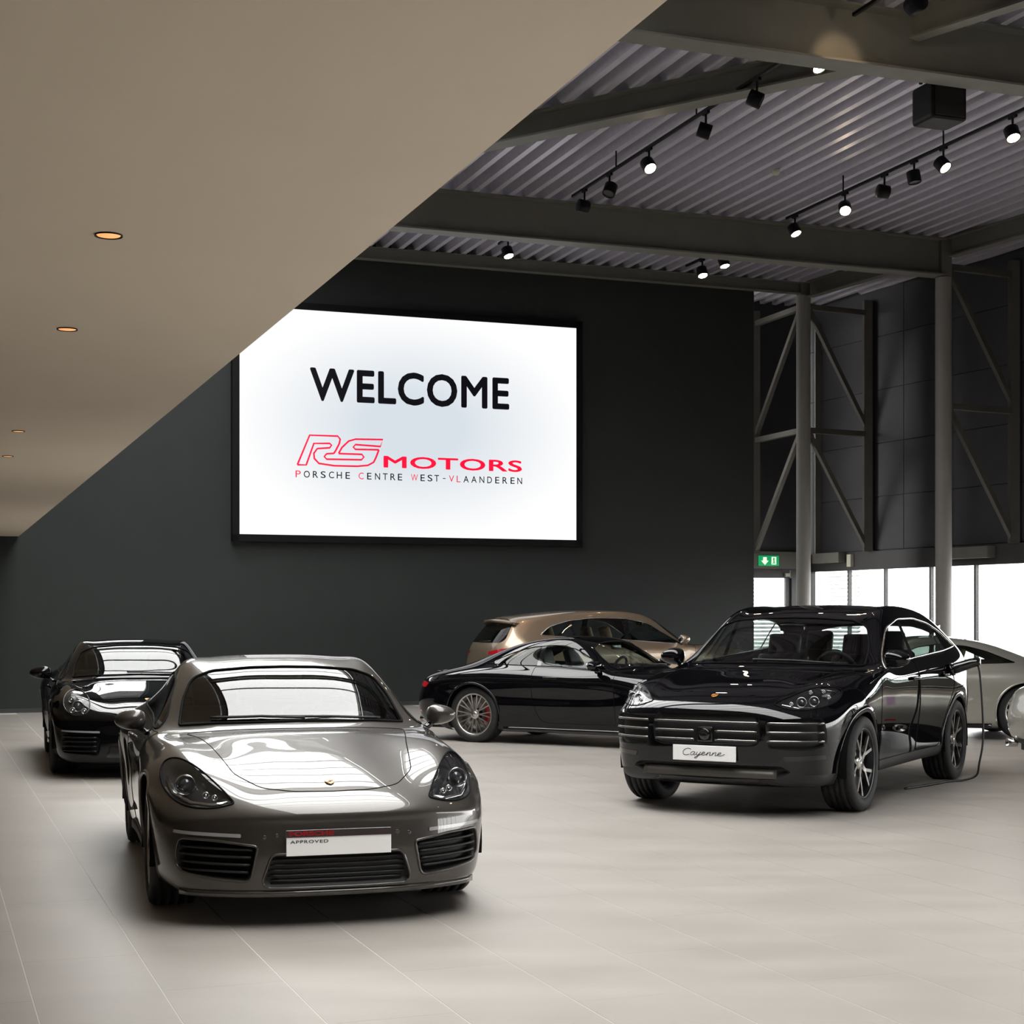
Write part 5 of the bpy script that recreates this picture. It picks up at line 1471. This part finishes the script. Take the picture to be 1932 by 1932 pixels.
# ------------------------------------------------------------------ the cars
D = math.radians
cayman = build_cayman((-1.45, 9.962, 0), D(-74.0), 'grey metallic sports coupe nearest, with a white and red front plate')
suv = build_suv((2.656, 14.376, 0), D(-119.6), 'black five-door suv with a white script plate and charging cable', MAT['black_paint'], MAT['leather_black'], 'new', 4)
coupe = build_911((1.028, 19.727, 0), D(-30.9), 'black sports coupe seen from the side with red brake caliper', MAT['black_paint'], MAT['leather_black'], 'multi', level=4)
left911 = build_911((-4.068, 17.2, 0), D(-72.6), 'black sports coupe with round headlights behind the grey one', MAT['black_paint'], MAT['leather_black'], 'five', level=4)
gold = build_suv((1.72, 26.2, 0), D(22), 'champagne gold suv seen from behind, beyond the black side-on coupe', MAT['gold_paint'], MAT['leather_tan'], 'old', 4)
silver = build_911((5.22, 20.85, 0), D(177), 'silver sports coupe partly hidden behind the black suv', MAT['silver_paint'], MAT['leather_tan'], 'five', level=3)
tailcar = build_911((7.43, 16.4, 0), D(8), 'silver sports coupe of which only the tail shows at the right edge', MAT['silver_paint'], MAT['leather_black'], 'five', level=3, tail='tall')
# ------------------------------------------------------------------ script lettering on the suv plate
def script_word(car, parent, px, y0, z0, w, h):
    """handwritten word drawn with one pen: unit coordinates, x to the right, z up"""
    strokes = [
        [(.17, .86), (.14, .98), (.08, 1.0), (.025, .80), (.01, .45), (.04, .12), (.10, .02), (.17, .16)],
        [(.275, .50), (.235, .56), (.20, .40), (.20, .12), (.235, .06), (.275, .30), (.285, .52), (.275, .20), (.295, .06), (.32, .20)],
        [(.335, .54), (.33, .20), (.355, .06), (.395, .26), (.415, .54), (.39, .06), (.36, -.34), (.325, -.40), (.32, -.26), (.40, .04), (.45, .22)],
        [(.45, .24), (.505, .38), (.50, .54), (.465, .50), (.45, .24), (.475, .07), (.525, .14), (.555, .30)],
        [(.575, .54), (.565, .06), (.585, .36), (.625, .54), (.64, .44), (.632, .16), (.65, .06), (.675, .2)],
        [(.70, .54), (.69, .06), (.71, .36), (.75, .54), (.768, .44), (.76, .16), (.78, .06), (.815, .2)],
        [(.815, .24), (.875, .38), (.87, .54), (.835, .50), (.815, .24), (.845, .07), (.91, .12), (.97, .34)]]
    for st in strokes:
        P = []
        for i in range(len(st) - 1):          # smooth the pen path
            p0 = st[max(0, i - 1)]; p1 = st[i]; p2 = st[i + 1]; p3 = st[min(len(st) - 1, i + 2)]
            for k in range(4):
                t = k / 4
                q = [.5 * ((2 * p1[a]) + (-p0[a] + p2[a]) * t + (2 * p0[a] - 5 * p1[a] + 4 * p2[a] - p3[a]) * t * t + (-p0[a] + 3 * p1[a] - 3 * p2[a] + p3[a]) * t ** 3) for a in (0, 1)]
                P.append(q)
        P.append(st[-1])
        pts = [Vector((px, y0 + (q[0] + q[1] * .05) * w, z0 + q[1] * h)) for q in P]
        car.mesh('script_stroke', *sweep_geo(pts, .0045, .0016, nrm=(1, 0, 0)), MAT['print_black'], parent=parent)
script_word(suv, suv.plate, suv.plate_x - .0006, -.185, .468, .36, .052)

# ------------------------------------------------------------------ charging plug in the suv's flank with its cable
def suv_world(p):
    return suv.root.matrix_basis @ Vector(suv.L(p))
SUV_M = Matrix.Translation(suv.root.location) @ Matrix.Rotation(suv.root.rotation_euler.z, 4, 'Z')
base = suv.h.at('side', 3.58, 1.04, .006)
pb = SUV_M @ Vector(suv.L(base)); out = (SUV_M.to_3x3() @ Vector((-.10, 1, .34))).normalized()
plug = empty('charging_plug', pb, 0, 'black charging plug sticking out of the black suv with a thin cable to the floor', 'charger')
def loc(p): return Vector(p) - pb
path = [pb + out * .0, pb + out * .05, pb + out * .12, pb + out * .20, pb + out * .255 - Vector((0, 0, .004)), pb + out * .285 - Vector((0, 0, .012))]
rad = [1.0, 1.15, 1.1, 1.0, .95, .7]
V, F = sweep_geo([loc(p) for p in path], .044, seg=14, taper=lambda f: float(np.interp(f, [0, .2, .4, .7, .9, 1], rad)))
sub('handle', V, F, MAT['gloss_black'], plug, True)
sub('collar', *sweep_geo([loc(pb - out * .0), loc(pb + out * .03)], .06, seg=16), MAT['gloss_black'], plug, True)
e0 = pb + out * .255
W = lambda q: SUV_M @ Vector(suv.L(q))
ctrl = [e0 + Vector((0, 0, -.02)), e0 + out * .025 + Vector((0, 0, -.12)), e0 + out * .05 + Vector((0, 0, -.45)), e0 + out * .055 + Vector((0, 0, -.75)), e0 + out * .02 + Vector((0, 0, -.95)),
        W((3.66, 1.19, .06)), W((3.62, 1.08, .014)), W((3.45, .98, .014)), W((3.1, .92, .014)), W((2.6, .80, .014))]
P = []
for i in range(len(ctrl) - 1):
    p0 = ctrl[max(0, i - 1)]; p1 = ctrl[i]; p2 = ctrl[i + 1]; p3 = ctrl[min(len(ctrl) - 1, i + 2)]
    for k in range(8):
        t = k / 8
        q = .5 * ((2 * p1) + (p2 - p0) * t + (2 * p0 - 5 * p1 + 4 * p2 - p3) * t * t + (3 * p1 - p0 - 3 * p2 + p3) * t ** 3)
        P.append(Vector((q.x, q.y, max(q.z, .012))))
sub('cable', *sweep_geo([loc(p) for p in P], .010, seg=8), MAT['cable'], plug, True, 'thin black charging cable')

# ------------------------------------------------------------------ a parked car far outside, seen through the windows
def copy_tree(o, parent=None):
    c = o.copy(); C.objects.link(c); c.parent = parent
    for ch in list(o.children): copy_tree(ch, c)
    return c
parked = copy_tree(left911.root)
parked.location = (15.0, 46.0, -.9); parked.rotation_euler = (0, 0, D(170))
parked['label'] = 'dark parked car far outside beyond the right window'
